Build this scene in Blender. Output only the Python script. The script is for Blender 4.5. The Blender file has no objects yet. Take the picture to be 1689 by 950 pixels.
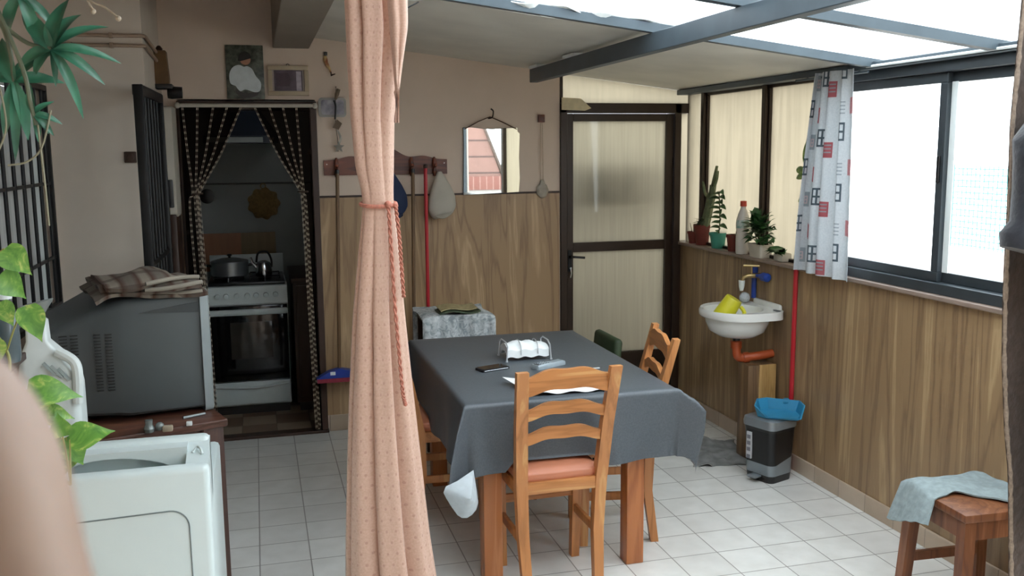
import bpy, bmesh, math, random
from mathutils import Vector, Matrix, noise
C = bpy.context.scene.collection
SC = bpy.context.scene
rad = math.radians
V3 = Vector
random.seed(7)

# ------------------------------------------------------------------ camera
YAW, PITCH, ROLL = 0.263857, 0.14591, -0.009066
fw = V3((math.sin(YAW)*math.cos(PITCH), math.cos(YAW)*math.cos(PITCH), -math.sin(PITCH)))
rt = V3((math.cos(YAW), -math.sin(YAW), 0)); up = rt.cross(fw)
r2 = rt*math.cos(ROLL)+up*math.sin(ROLL); u2 = -rt*math.sin(ROLL)+up*math.cos(ROLL)
cd = bpy.data.cameras.new('camera'); cam = bpy.data.objects.new('camera', cd); C.objects.link(cam)
cam.matrix_world = Matrix(((r2.x, u2.x, -fw.x, 0), (r2.y, u2.y, -fw.y, 0), (r2.z, u2.z, -fw.z, 1.70), (0, 0, 0, 1)))
cd.sensor_width = 36; cd.lens = 1549.987/1689*36; cd.clip_start = .01
cd.dof.use_dof = True; cd.dof.focus_distance = 3.4; cd.dof.aperture_fstop = 18
SC.camera = cam
# ------------------------------------------------------------------ light
w = bpy.data.worlds.new('overcast_sky'); SC.world = w; w.use_nodes = True
bg = w.node_tree.nodes['Background']; bg.inputs[0].default_value = (.90, .96, 1, 1); bg.inputs[1].default_value = 5.0
SC.view_settings.view_transform = 'Standard'; SC.view_settings.look = 'None'
SC.view_settings.gamma = 1; SC.view_settings.use_curve_mapping = False
SC.view_settings.exposure = 0.5
try:
    SC.cycles.max_bounces = 10; SC.cycles.diffuse_bounces = 6; SC.cycles.transparent_max_bounces = 16
except Exception: pass

# ------------------------------------------------------------------ materials
def nmat(name):
    m = bpy.data.materials.new(name); m.use_nodes = True
    nt = m.node_tree; return m, nt, nt.nodes['Principled BSDF']
def hexc(h):
    c = [int(h[i:i+2], 16)/255 for i in (0, 2, 4)]
    return tuple((x/12.92 if x <= .04045 else ((x+.055)/1.055)**2.4) for x in c)+(1,)
def col(c): return hexc(c) if isinstance(c, str) else tuple(c)+(1,)
def lk(nt, a, b): nt.links.new(a, b)
def coords(nt, scale=(1, 1, 1), kind='Object'):
    tc = nt.nodes.new('ShaderNodeTexCoord'); mp = nt.nodes.new('ShaderNodeMapping')
    lk(nt, tc.outputs[kind], mp.inputs[0]); mp.inputs['Scale'].default_value = scale
    return mp.outputs[0]
def nz(nt, vec, sc, det=3, rough=.5, dist=0):
    n = nt.nodes.new('ShaderNodeTexNoise'); n.inputs['Scale'].default_value = sc; n.inputs['Detail'].default_value = det
    n.inputs['Roughness'].default_value = rough; n.inputs['Distortion'].default_value = dist
    if vec is not None: lk(nt, vec, n.inputs['Vector'])
    return n.outputs['Fac']
def ramp(nt, fac, stops):
    r = nt.nodes.new('ShaderNodeValToRGB'); e = r.color_ramp.elements
    while len(e) < len(stops): e.new(.5)
    for i, (p, c) in enumerate(stops): e[i].position = p; e[i].color = col(c)
    lk(nt, fac, r.inputs[0]); return r.outputs[0]
def bump(nt, p, h, st=.2, d=.01):
    b = nt.nodes.new('ShaderNodeBump'); b.inputs['Strength'].default_value = st; b.inputs['Distance'].default_value = d
    lk(nt, h, b.inputs['Height']); lk(nt, b.outputs[0], p.inputs['Normal'])
def M(name, c, rough=.5, metal=0, var=.12, sc=18, bmp=0, c2=None, scale=(1, 1, 1), spec=None, coat=0, sheen=0):
    m, nt, p = nmat(name); base = col(c)
    lo = col(c2) if c2 else tuple(x*(1-var) for x in base[:3])+(1,)
    f = nz(nt, coords(nt, scale), sc)
    r = nt.nodes.new('ShaderNodeValToRGB'); r.color_ramp.elements[0].position = .35; r.color_ramp.elements[1].position = .65
    r.color_ramp.elements[0].color = lo; r.color_ramp.elements[1].color = base
    lk(nt, f, r.inputs[0]); lk(nt, r.outputs[0], p.inputs['Base Color'])
    p.inputs['Roughness'].default_value = rough; p.inputs['Metallic'].default_value = metal
    if spec is not None: p.inputs['Specular IOR Level'].default_value = spec
    if coat: p.inputs['Coat Weight'].default_value = coat
    if sheen: p.inputs['Sheen Weight'].default_value = sheen
    if bmp: bump(nt, p, f, bmp)
    return m
def wood(name, dark, mid, light, axis='Z', grain=9, rough=.45, joint=None, stretch=.07):
    """long grain along axis; joint = (axis letter, pitch) adds narrow panel joints"""
    m, nt, p = nmat(name)
    s = {'X': (stretch, 1, 1), 'Y': (1, stretch, 1), 'Z': (1, 1, stretch)}[axis]
    v = coords(nt, s)
    big = nz(nt, v, grain, 2, .5, 1.6); fine = nz(nt, v, grain*9, 3, .6)
    mx = nt.nodes.new('ShaderNodeMath'); mx.operation = 'MULTIPLY_ADD'; lk(nt, big, mx.inputs[0]); mx.inputs[1].default_value = 3.4
    fm = nt.nodes.new('ShaderNodeMath'); fm.operation = 'MULTIPLY'; lk(nt, fine, fm.inputs[0]); fm.inputs[1].default_value = .55; lk(nt, fm.outputs[0], mx.inputs[2])
    fr = nt.nodes.new('ShaderNodeMath'); fr.operation = 'PINGPONG'; lk(nt, mx.outputs[0], fr.inputs[0]); fr.inputs[1].default_value = .5
    db = nt.nodes.new('ShaderNodeMath'); db.operation = 'MULTIPLY'; lk(nt, fr.outputs[0], db.inputs[0]); db.inputs[1].default_value = 2
    c = ramp(nt, db.outputs[0], [(0, dark), (.3, mid), (.72, mid), (1, light)])
    if joint:
        tc = nt.nodes.new('ShaderNodeTexCoord'); sp = nt.nodes.new('ShaderNodeSeparateXYZ'); lk(nt, tc.outputs['Object'], sp.inputs[0])
        a = nt.nodes.new('ShaderNodeMath'); a.operation = 'PINGPONG'; lk(nt, sp.outputs[joint[0]], a.inputs[0]); a.inputs[1].default_value = joint[1]
        g = nt.nodes.new('ShaderNodeMath'); g.operation = 'GREATER_THAN'; lk(nt, a.outputs[0], g.inputs[0]); g.inputs[1].default_value = .003
        mm = nt.nodes.new('ShaderNodeMixRGB'); mm.inputs[1].default_value = col('2a1f14'); lk(nt, g.outputs[0], mm.inputs[0]); lk(nt, c, mm.inputs[2]); c = mm.outputs[0]
    lk(nt, c, p.inputs['Base Color']); p.inputs['Roughness'].default_value = rough
    bump(nt, p, fine, .06)
    return m
def tiles(name, c1, c2, grout, size, off=(0, 0), gw=.005, rough=.3, checker=False, plane='XY'):
    m, nt, p = nmat(name)
    tc = nt.nodes.new('ShaderNodeTexCoord'); sp = nt.nodes.new('ShaderNodeSeparateXYZ'); lk(nt, tc.outputs['Object'], sp.inputs[0])
    masks = []; fl = []
    for i, ax in enumerate(plane):
        a = nt.nodes.new('ShaderNodeMath'); a.operation = 'SUBTRACT'; lk(nt, sp.outputs[ax], a.inputs[0]); a.inputs[1].default_value = off[i]
        d = nt.nodes.new('ShaderNodeMath'); d.operation = 'DIVIDE'; lk(nt, a.outputs[0], d.inputs[0]); d.inputs[1].default_value = size[i]
        f = nt.nodes.new('ShaderNodeMath'); f.operation = 'FLOOR'; lk(nt, d.outputs[0], f.inputs[0]); fl.append(f.outputs[0])
        q = nt.nodes.new('ShaderNodeMath'); q.operation = 'PINGPONG'; lk(nt, a.outputs[0], q.inputs[0]); q.inputs[1].default_value = size[i]/2
        g = nt.nodes.new('ShaderNodeMath'); g.operation = 'GREATER_THAN'; lk(nt, q.outputs[0], g.inputs[0]); g.inputs[1].default_value = gw/2
        masks.append(g.outputs[0])
    mn = nt.nodes.new('ShaderNodeMath'); mn.operation = 'MINIMUM'; lk(nt, masks[0], mn.inputs[0]); lk(nt, masks[1], mn.inputs[1])
    cb = nt.nodes.new('ShaderNodeCombineXYZ'); lk(nt, fl[0], cb.inputs[0]); lk(nt, fl[1], cb.inputs[1])
    wn = nt.nodes.new('ShaderNodeTexWhiteNoise'); lk(nt, cb.outputs[0], wn.inputs['Vector'])
    base = ramp(nt, wn.outputs['Value'], [(0, c1), (1, c2)])
    if checker:
        ad = nt.nodes.new('ShaderNodeMath'); ad.operation = 'ADD'; lk(nt, fl[0], ad.inputs[0]); lk(nt, fl[1], ad.inputs[1])
        md = nt.nodes.new('ShaderNodeMath'); md.operation = 'FLOORED_MODULO'; lk(nt, ad.outputs[0], md.inputs[0]); md.inputs[1].default_value = 2
        base = ramp(nt, md.outputs[0], [(.3, c1), (.7, c2)])
    n = nz(nt, coords(nt), 9, 4)
    mu = nt.nodes.new('ShaderNodeMixRGB'); mu.blend_type = 'MULTIPLY'; mu.inputs[0].default_value = .5
    lk(nt, base, mu.inputs[1]); lk(nt, ramp(nt, n, [(.3, (.75, .74, .72)), (.7, (1, 1, 1))]), mu.inputs[2])
    mx = nt.nodes.new('ShaderNodeMixRGB'); lk(nt, mn.outputs[0], mx.inputs[0]); mx.inputs[1].default_value = col(grout); lk(nt, mu.outputs[0], mx.inputs[2])
    lk(nt, mx.outputs[0], p.inputs['Base Color']); p.inputs['Roughness'].default_value = rough
    bump(nt, p, mn.outputs[0], .3, .002)
    return m
def glassy(name, tint=(1, 1, 1), transp=.92, gloss=.05, transl=0, tcol=(1, 1, 1), lines=None):
    """thin sheet: part clear, part light-scattering, a little reflective"""
    m, nt, p = nmat(name); nt.nodes.remove(p); out = nt.nodes['Material Output']
    t = nt.nodes.new('ShaderNodeBsdfTransparent'); t.inputs[0].default_value = tuple(tint)+(1,)
    g = nt.nodes.new('ShaderNodeBsdfGlossy'); g.inputs['Roughness'].default_value = .05
    a = t.outputs[0]
    if transl:
        tr = nt.nodes.new('ShaderNodeBsdfTranslucent'); tr.inputs[0].default_value = tuple(tcol)+(1,)
        v = coords(nt, lines or (1, 1, 1)); n = nz(nt, v, 5, 3)
        lk(nt, ramp(nt, n, [(.3, tuple(x*.86 for x in tcol)), (.7, tcol)]), tr.inputs[0])
        df = nt.nodes.new('ShaderNodeBsdfDiffuse'); df.inputs[0].default_value = tuple(x*.9 for x in tcol)+(1,)
        m0 = nt.nodes.new('ShaderNodeMixShader'); m0.inputs[0].default_value = .25; lk(nt, tr.outputs[0], m0.inputs[1]); lk(nt, df.outputs[0], m0.inputs[2])
        m1 = nt.nodes.new('ShaderNodeMixShader'); m1.inputs[0].default_value = transl; lk(nt, a, m1.inputs[1]); lk(nt, m0.outputs[0], m1.inputs[2]); a = m1.outputs[0]
    m2 = nt.nodes.new('ShaderNodeMixShader'); m2.inputs[0].default_value = gloss; lk(nt, a, m2.inputs[1]); lk(nt, g.outputs[0], m2.inputs[2])
    lk(nt, m2.outputs[0], out.inputs[0]); return m

# ------------------------------------------------------------------ mesh helpers
def B(): return bmesh.new()
def box(bm, a, b, bev=0, mat=None, seg=2):
    a, b = V3(a), V3(b); lo = V3(map(min, a, b)); hi = V3(map(max, a, b))
    g = bmesh.ops.create_cube(bm, size=1)['verts']
    for v in g: v.co = V3([lo[i]+(v.co[i]+.5)*(hi[i]-lo[i]) for i in range(3)])
    if bev:
        es = list({e for v in g for e in v.link_edges})
        r = bmesh.ops.bevel(bm, geom=es, offset=bev, segments=seg, affect='EDGES', profile=.5)
        g = list({v for f in r['faces'] for v in f.verts} | {v for v in g if v.is_valid})
    if mat is not None:
        for v in g: v.co = mat @ v.co
    return g
def rings(bm, rs, cap=True, closed=False):
    vs = [[bm.verts.new(p) for p in r] for r in rs]; n = len(vs[0])
    m = len(vs)
    for i in range(m if closed else m-1):
        a, b = vs[i], vs[(i+1) % m]
        for j in range(n):
            k = (j+1) % n
            try: bm.faces.new((a[j], a[k], b[k], b[j]))
            except ValueError: pass
    if cap and not closed:
        for r, flip in ((vs[0], True), (vs[-1], False)):
            try: bm.faces.new(list(reversed(r)) if flip else r)
            except ValueError: pass
    return vs
def tube(bm, pts, r, n=8, closed=False, flat=1):
    pts = [V3(p) for p in pts]; m = len(pts)
    rl = r if isinstance(r, (list, tuple)) else [r]*m
    rs = []; prev = None
    for i, p in enumerate(pts):
        if closed: t = pts[(i+1) % m]-pts[i-1]
        else: t = pts[min(i+1, m-1)]-pts[max(i-1, 0)]
        if t.length < 1e-9: t = V3((0, 0, 1))
        t.normalize()
        if prev is None:
            a = V3((0, 0, 1)) if abs(t.z) < .9 else V3((1, 0, 0))
            x = t.cross(a).normalized()
        else: x = (prev-t*prev.dot(t)).normalized()
        prev = x; y = t.cross(x)
        rs.append([p+(x*math.cos(q)+y*math.sin(q)*flat)*rl[i] for q in [2*math.pi*k/n for k in range(n)]])
    return rings(bm, rs, True, closed)
def lathe(bm, prof, c=(0, 0, 0), n=24, mat=None, sx=1, sy=1):
    c = V3(c); rs = []
    for r, z in prof:
        r = max(r, 1e-4)
        ring = [V3((r*sx*math.cos(2*math.pi*k/n), r*sy*math.sin(2*math.pi*k/n), z)) for k in range(n)]
        rs.append([(mat @ p if mat else p)+c for p in ring])
    return rings(bm, rs)
def prism(bm, poly, axis, a, b, mat=None):
    def P(p, t):
        q = {'Y': (p[0], t, p[1]), 'X': (t, p[0], p[1]), 'Z': (p[0], p[1], t)}[axis]; q = V3(q)
        return mat @ q if mat else q
    lo = [bm.verts.new(P(p, a)) for p in poly]; hi = [bm.verts.new(P(p, b)) for p in poly]
    n = len(poly)
    bm.faces.new(lo); bm.faces.new(list(reversed(hi)))
    for i in range(n): bm.faces.new((lo[i], hi[i], hi[(i+1) % n], lo[(i+1) % n]))
def sheet(bm, nu, nv, fn, thick=0, wrap=False):
    uvl = bm.loops.layers.uv.verify()
    vs = [[bm.verts.new(fn(i/nu, j/nv)) for j in range(nv+1)] for i in range(nu if wrap else nu+1)]
    fs = []
    for i in range(nu):
        a = vs[i]; b = vs[(i+1) % len(vs)]
        for j in range(nv):
            f = bm.faces.new((a[j], b[j], b[j+1], a[j+1])); fs.append(f)
            for l, (u, v) in zip(f.loops, ((i/nu, j/nv), ((i+1)/nu, j/nv), ((i+1)/nu, (j+1)/nv), (i/nu, (j+1)/nv))): l[uvl].uv = (u, v)
    if thick:
        bm.normal_update(); bmesh.ops.solidify(bm, geom=fs, thickness=thick)
    return vs
def ball(bm, c, r, n=12, s=(1, 1, 1), mat=None):
    g = bmesh.ops.create_uvsphere(bm, u_segments=n, v_segments=max(6, n//2+2), radius=r)['verts']
    for v in g:
        q = V3((v.co.x*s[0], v.co.y*s[1], v.co.z*s[2])); v.co = (mat @ q if mat else q)+V3(c)
def arc(n, a0, a1, r, c=(0, 0)): return [(c[0]+r*math.cos(a0+(a1-a0)*i/n), c[1]+r*math.sin(a0+(a1-a0)*i/n)) for i in range(n+1)]
def rrect(x0, y0, x1, y1, r, n=5):
    return (arc(n, math.pi, 1.5*math.pi, r, (x0+r, y0+r))+arc(n, 1.5*math.pi, 2*math.pi, r, (x1-r, y0+r)) +
            arc(n, 0, .5*math.pi, r, (x1-r, y1-r))+arc(n, .5*math.pi, math.pi, r, (x0+r, y1-r)))
def leaf(bm, base, d, nrm, L, W, bend=.25, kind='heart', fold=.25, n=8):
    """one curved leaf blade starting at base, pointing along d, upper side towards nrm"""
    base = V3(base); d = V3(d).normalized(); nrm = V3(nrm); nrm = (nrm-d*nrm.dot(d)).normalized(); s = d.cross(nrm)
    uvl = bm.loops.layers.uv.verify(); rows = []
    for i in range(n+1):
        t = i/n
        if kind == 'heart': w = math.sin(math.pi*min(1, t*.92+.08)**.62)*(1-t**3*.55) if t < 1 else 0
        elif kind == 'blade': w = (math.sin(math.pi*(t*.9+.08))**.8)*(1-.25*t) if t < 1 else 0
        else: w = math.sin(math.pi*(t*.95+.04)) if t < 1 else 0
        c = base+d*(L*t*(1-.12*bend*t))-nrm*(bend*L*t*t)
        hw = max(w*W/2, .0004)
        rows.append([c+s*hw*q+nrm*(abs(q)*hw*fold) for q in (-1, -.5, 0, .5, 1)])
    vs = [[bm.verts.new(p) for p in r] for r in rows]
    for i in range(n):
        for k in range(4):
            f = bm.faces.new((vs[i][k], vs[i][k+1], vs[i+1][k+1], vs[i+1][k]))
            for l, (a, b) in zip(f.loops, ((k, i), (k+1, i), (k+1, i+1), (k, i+1))): l[uvl].uv = (a/4, b/n)

WM = {}
def wm(o): return WM.get(o.name, Matrix.Identity(4))
def setp(o, label=None, cat=None, group=None, kind=None):
    for k, v in (('label', label), ('category', cat), ('group', group), ('kind', kind)):
        if v: o[k] = v
    return o
def thing(name, label, cat, loc=(0, 0, 0), rz=0, group=None):
    o = bpy.data.objects.new(name, None); o.empty_display_size = .05; C.objects.link(o)
    o.location = loc; o.rotation_euler = (0, 0, rz)
    WM[o.name] = Matrix.Translation(V3(loc)) @ Matrix.Rotation(rz, 4, 'Z')
    return setp(o, label, cat, group)
def obj(name, bm, mat, parent=None, smooth=35, label=None, local=False):
    bmesh.ops.recalc_face_normals(bm, faces=bm.faces) if smooth != 'keep' else None
    if smooth != 'keep' and smooth:
        for f in bm.faces: f.smooth = True
    org = V3((0, 0, 0))
    if parent is not None:
        if not local: bm.transform(wm(parent).inverted())
    elif not local and bm.verts:
        xs = [v.co for v in bm.verts]
        org = V3(((min(v.x for v in xs)+max(v.x for v in xs))/2, (min(v.y for v in xs)+max(v.y for v in xs))/2, min(v.z for v in xs)))
        bm.transform(Matrix.Translation(-org))
    me = bpy.data.meshes.new(name); bm.to_mesh(me); bm.free()
    if smooth and smooth != 'keep': me.set_sharp_from_angle(angle=rad(smooth))
    elif smooth == 'keep':
        for p in me.polygons: p.use_smooth = True
    for m in (mat if isinstance(mat, (list, tuple)) else [mat]): me.materials.append(m)
    o = bpy.data.objects.new(name, me); C.objects.link(o)
    if parent is not None: o.parent = parent; WM[o.name] = wm(parent).copy()
    else: o.location = org; WM[o.name] = Matrix.Translation(org)
    if label: o['label'] = label
    return o
def one(name, bm, mat, label, cat, group=None, smooth=35):
    return setp(obj(name, bm, mat, None, smooth), label, cat, group)
def struct(name, bm, mat, parent=None, smooth=0):
    # world-aligned object space so tiles and grain keep their place
    o = obj(name, bm, mat, None, smooth, local=True) if parent is None else obj(name, bm, mat, parent, smooth)
    if parent is None: o['kind'] = 'structure'
    return o
def dup(root, loc, rz, label, group=None):
    r = root.copy(); C.objects.link(r); r.location = loc; r.rotation_euler = (0, 0, rz); r['label'] = label
    if group: r['group'] = group
    for ch in list(root.children):
        c = ch.copy(); C.objects.link(c); c.parent = r
        for g in list(ch.children):
            d = g.copy(); C.objects.link(d); d.parent = c
    return r
def smoothpts(pts, n=6):
    pts = [V3(p) for p in pts]; out = []
    for i in range(len(pts)-1):
        p0 = pts[max(i-1, 0)]; p1 = pts[i]; p2 = pts[i+1]; p3 = pts[min(i+2, len(pts)-1)]
        for k in range(n):
            t = k/n
            out.append(.5*((2*p1)+(p2-p0)*t+(2*p0-5*p1+4*p2-p3)*t*t+(3*p1-p0-3*p2+p3)*t**3))
    out.append(pts[-1]); return out
def lerp(tab, x):
    if x <= tab[0][0]: return tab[0][1]
    for (a, b), (c, d) in zip(tab, tab[1:]):
        if x <= c: return b+(d-b)*(x-a)/(c-a)
    return tab[-1][1]
# ------------------------------------------------------------------ shared materials
m_wall = M('painted wall', 'd2bfae', .75, var=.06, sc=4, bmp=.05)
m_ceil = M('painted soffit', 'a89a8c', .8, var=.08, sc=3)
m_floor = tiles('floor tiles', 'd6d5d1', 'e2e2de', '8d8a85', (.2085, .2069), (-.0566, 5.709), .005, .28)
m_kfloor = tiles('kitchen floor tiles', '6b5340', '93806a', '4a3a2c', (.2085, .2069), (-.15, 5.75), .004, .4, checker=True)
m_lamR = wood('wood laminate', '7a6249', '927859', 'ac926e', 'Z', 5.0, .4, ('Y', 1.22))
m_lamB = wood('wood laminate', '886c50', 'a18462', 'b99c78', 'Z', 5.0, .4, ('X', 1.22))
m_baseT = tiles('skirting tiles', 'b3a08c', 'bfae9b', '8f8173', (.2085, .2069), (-.0566, 5.709), .004, .3, plane='XY')
m_alu = M('dark brown aluminium', '35281f', .4, .3, var=.15, sc=12)
m_aluG = M('dark grey aluminium', '3c4348', .4, .3, var=.12, sc=10)
m_steel = M('grey painted steel', '4c5860', .45, .2, var=.15, sc=8)
m_roof = M('grey roof sheet', 'd8d4ca', .55, var=.14, sc=3)
m_cream = glassy('cream translucent sheet', (.9, .87, .8), transl=.95, gloss=.03, tcol=(.52, .48, .40), lines=(6, 6, .5))
m_creamB = glassy('cream ribbed sheet', (.9, .87, .8), transl=.975, gloss=.03, tcol=(.46, .43, .36), lines=(14, 14, .4))  # tint darker than the other cream sheets, standing in for shade outside
m_sky = glassy('milky skylight sheet', (.97, .99, 1), transl=.45, gloss=.02, tcol=(.85, .87, .88))
m_glass = glassy('window glass', (.96, .98, .98), .95, .04)
m_white = M('white plastic', 'dfe5e4', .35, var=.05, sc=6)
m_brownd = M('dark brown wood', '3a2418', .5, var=.25, sc=14, scale=(1, 1, .15))
m_black = M('black iron', '17181a', .45, .4, var=.2, sc=20)
m_dark = M('black plastic', '141416', .35, var=.1)
m_chrome = M('chrome', 'c9ccd0', .16, 1, var=.05)
m_sill = M('sill tile', '8d7b70', .35, var=.15, sc=10)
m_foam = M('white foam edge', 'e6ebea', .8, var=.08, sc=30, bmp=.3)
m_pine = wood('honey pine', 'a0683a', 'b87b48', 'c9965f', 'Z', 6, .35)
m_pineX = wood('honey pine', 'a0683a', 'b87b48', 'c9965f', 'X', 6, .35)

# ------------------------------------------------------------------ the room
bm = B(); box(bm, (-1.0, -1.3, -.1), (2.82, 5.70, 0)); struct('floor', bm, m_floor)
bm = B(); box(bm, (-1.1, 5.70, -.1), (1.15, 7.1, 0)); struct('kitchen_floor', bm, m_kfloor)
bm = B(); box(bm, (-.42, 5.655, 0), (.365, 5.74, .018), .004); struct('trim_1', bm, m_brownd)       # threshold
roofz = lambda x: 2.30-.12*(x-.9)
bm = B()
box(bm, (-.60, 5.70, 0), (-.41, 5.82, 2.0)); box(bm, (.357, 5.70, 0), (1.86, 5.82, 2.0))
prism(bm, [(-.60, 2.0), (1.86, 2.0), (1.86, roofz(1.86)-.012), (.30, roofz(.30)-.012), (.30, 2.85), (-.60, 2.85)], 'Y', 5.70, 5.82)
struct('wall_back', bm, m_wall)
bm = B(); box(bm, (-1.05, 4.85, 0), (-.485, 5.82, 2.85)); struct('wall_front_left', bm, M('painted wall', 'cfc4b7', .75, var=.07, sc=4, bmp=.05))
bm = B()
box(bm, (-1.05, -1.3, 0), (-.92, 4.85, .985)); box(bm, (-1.05, -1.3, 2.02), (-.92, 4.85, 2.85)); box(bm, (-1.05, -1.3, .985), (-.92, 2.9, 2.02)); box(bm, (-1.05, 4.79, .985), (-.92, 4.85, 2.02))
struct('wall_left', bm, m_wall)
bm = B(); box(bm, (-1.05, -1.42, 0), (2.82, -1.3, 2.85)); struct('wall_rear', bm, m_wall)
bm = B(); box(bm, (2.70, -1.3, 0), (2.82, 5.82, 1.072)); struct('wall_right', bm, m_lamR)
bm = B(); box(bm, (2.688, -1.3, 0), (2.70, 5.70, .085), .003); struct('baseboard_right', bm, m_baseT)
bm = B(); box(bm, (.372, 5.688, 0), (1.855, 5.70, .10), .003); struct('baseboard_back', bm, m_baseT)
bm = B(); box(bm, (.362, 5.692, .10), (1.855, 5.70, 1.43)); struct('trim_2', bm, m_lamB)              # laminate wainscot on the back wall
bm = B(); box(bm, (.362, 5.686, 1.428), (1.855, 5.70, 1.44), .003); struct('trim_3', bm, m_brownd)
bm = B(); box(bm, (2.672, -1.3, 1.072), (2.83, 5.70, 1.092), .004); struct('trim_4', bm, m_sill)      # window sill
# ceilings
bm = B(); box(bm, (-1.05, -1.42, 2.80), (.32, 5.82, 2.9)); struct('ceiling', bm, m_ceil)
bm = B(); box(bm, (.13, -1.3, 2.29), (.335, 5.70, 2.80), .006); struct('trim_5', bm, M('grey soffit beam', '857a6e', .8, var=.1, sc=4))
def roofsheet(u, v):
    x = .335+u*2.52; y = 3.74+v*2.06
    sag = -.028*math.sin(math.pi*min(1, max(0, (x-.5)/1.2)))*(1-v)**2-.012*math.sin(math.pi*v)*math.sin(math.pi*u)
    return V3((x, y, roofz(x)+sag))
bm = B(); sheet(bm, 40, 16, roofsheet, .012); struct('ceiling_sheet', bm, m_roof, smooth=60)
def foam(u, v):
    x = .80+u*.92; p = roofsheet((x-.335)/2.52, 0)
    return p+V3((0, -.03-.035*v-.012*math.sin(x*37)*v, -.006+.03*v-.012*math.sin(x*23+v*3)))
bm = B(); sheet(bm, 40, 4, foam, .004); struct('trim_6', bm, m_foam, smooth=60)
k = 7
for x0, x1, y0 in ((1.66, 2.70, 3.722),):
    bm = B(); tube(bm, [(x0, y0, roofz(x0)-.010), (x1, y0, roofz(x1)-.010)], .006, 6); struct('trim_%d' % k, bm, m_foam); k += 1
for y in (3.70, 2.97, 2.22, 1.47, .72, -.03, -.78):
    bm = B(); w_ = .018 if y == 3.70 else .022
    prism(bm, [(.335, roofz(.335)-.042), (2.74, roofz(2.74)-.042), (2.74, roofz(2.74)-.004), (.335, roofz(.335)-.004)], 'Y', y-w_, y+w_); struct('trim_%d' % k, bm, m_steel); k += 1
ys = [3.722, 2.97, 2.22, 1.47, .72, -.03, -1.3]
for i in range(6):
    bm = B(); prism(bm, [(.335, roofz(.335)), (2.86, roofz(2.86)), (2.86, roofz(2.86)+.006), (.335, roofz(.335)+.006)], 'Y', ys[i+1], ys[i]); struct('window_%d' % (i+10), bm, m_sky)
bm = B(); box(bm, (1.60, -1.3, 2.095), (1.65, 5.48, 2.172), .003); struct('trim_%d' % k, bm, m_steel); k += 1      # purlin
for (x0, x1, y) in ((1.612, 1.70, 5.36), (1.61, 1.66, 4.72)):
    bm = B(); box(bm, (x0-.03, y-.08, 2.172), (x0+.03, y+.08, 2.186), .003); struct('trim_%d' % k, bm, m_foam); k += 1
# eave beam and gutter lip over the windows
bm = B(); box(bm, (2.655, -1.3, 2.04), (2.80, 5.70, 2.072), .004); struct('trim_%d' % k, bm, m_steel); k += 1
bm = B(); tube(bm, [(2.650, -1.3, 2.052), (2.650, 3.72, 2.052)], .006, 6); struct('trim_%d' % k, bm, m_foam); k += 1

# ------------------------------------------------------------------ right side windows
def rect_frame(bm, X0, X1, y0, y1, z0, z1, t, b=.003):
    box(bm, (X0, y0, z0), (X1, y1, z0+t), b); box(bm, (X0, y0, z1-t), (X1, y1, z1), b)
    box(bm, (X0, y0, z0+t), (X1, y0+t, z1-t), b); box(bm, (X0, y1-t, z0+t), (X1, y1, z1-t), b)
def sliding(name, y0, y1, ym):
    bm = B(); rect_frame(bm, 2.70, 2.79, y0, y1, 1.092, 2.042, .045); fr = struct(name, bm, m_aluG)
    for nm, a, b, x in (('sash', ym-.03, y1-.045, 2.725), ('sash', y0+.045, ym+.03, 2.752)):
        bm = B(); rect_frame(bm, x, x+.025, a, b, 1.137, 1.997, .042 if nm else 0); s = struct(nm, bm, m_aluG, fr)
        bm = B(); box(bm, (x+.010, a+.04, 1.175), (x+.015, b-.04, 1.96)); struct('pane', bm, m_glass, s)
    bm = B(); box(bm, (2.716, ym-.014, 1.55), (2.726, ym+.002, 1.66), .003); struct('latch', bm, m_dark, fr)
    return fr
sliding('window_1', 2.30, 4.20, 3.318)
bm = B(); box(bm, (2.747, 3.255, 1.178), (2.7515, 3.289, 1.958), .001); struct('trim_%d' % k, bm, m_white); k += 1   # pale inner stile strip
bm = B(); rect_frame(bm, 2.70, 2.79, -1.28, .98, 1.092, 2.042, .04); fr = struct('window_2', bm, m_aluG)
bm = B(); box(bm, (2.74, -1.24, 1.13), (2.745, .94, 2.0)); struct('pane', bm, m_glass, fr)
bm = B(); rect_frame(bm, 2.70, 2.79, 1.0, 2.26, 1.092, 2.042, .04); fr = struct('window_3', bm, m_alu)
bm = B(); box(bm, (2.74, 1.04, 1.13), (2.745, 2.22, 2.0)); struct('pane', bm, m_cream, fr)
# corner panels between the sliding window and the back wall
for nm, y0, y1 in (('window_4', 4.24, 4.70), ('window_5', 4.73, 5.44)):
    bm = B(); rect_frame(bm, 2.735, 2.775, y0, y1, 1.092, 2.042, .018); fr = struct(nm, bm, m_alu)
    bm = B(); box(bm, (2.752, y0+.016, 1.108), (2.757, y1-.016, 2.026)); struct('pane', bm, m_cream, fr)
for y in (4.20, 4.70, 5.44):
    bm = B(); box(bm, (2.715, y-.004, 1.092), (2.785, y+.034, 2.042), .003); struct('trim_%d' % k, bm, m_alu if y > 4.3 else m_aluG); k += 1
bm = B(); box(bm, (2.735, 5.474, 1.092), (2.78, 5.70, 2.042)); struct('trim_%d' % k, bm, m_cream); k += 1
bm = B(); box(bm, (2.752, 5.66, 0.0), (2.80, 5.72, 2.06), .004); struct('trim_%d' % k, bm, m_alu); k += 1

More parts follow.
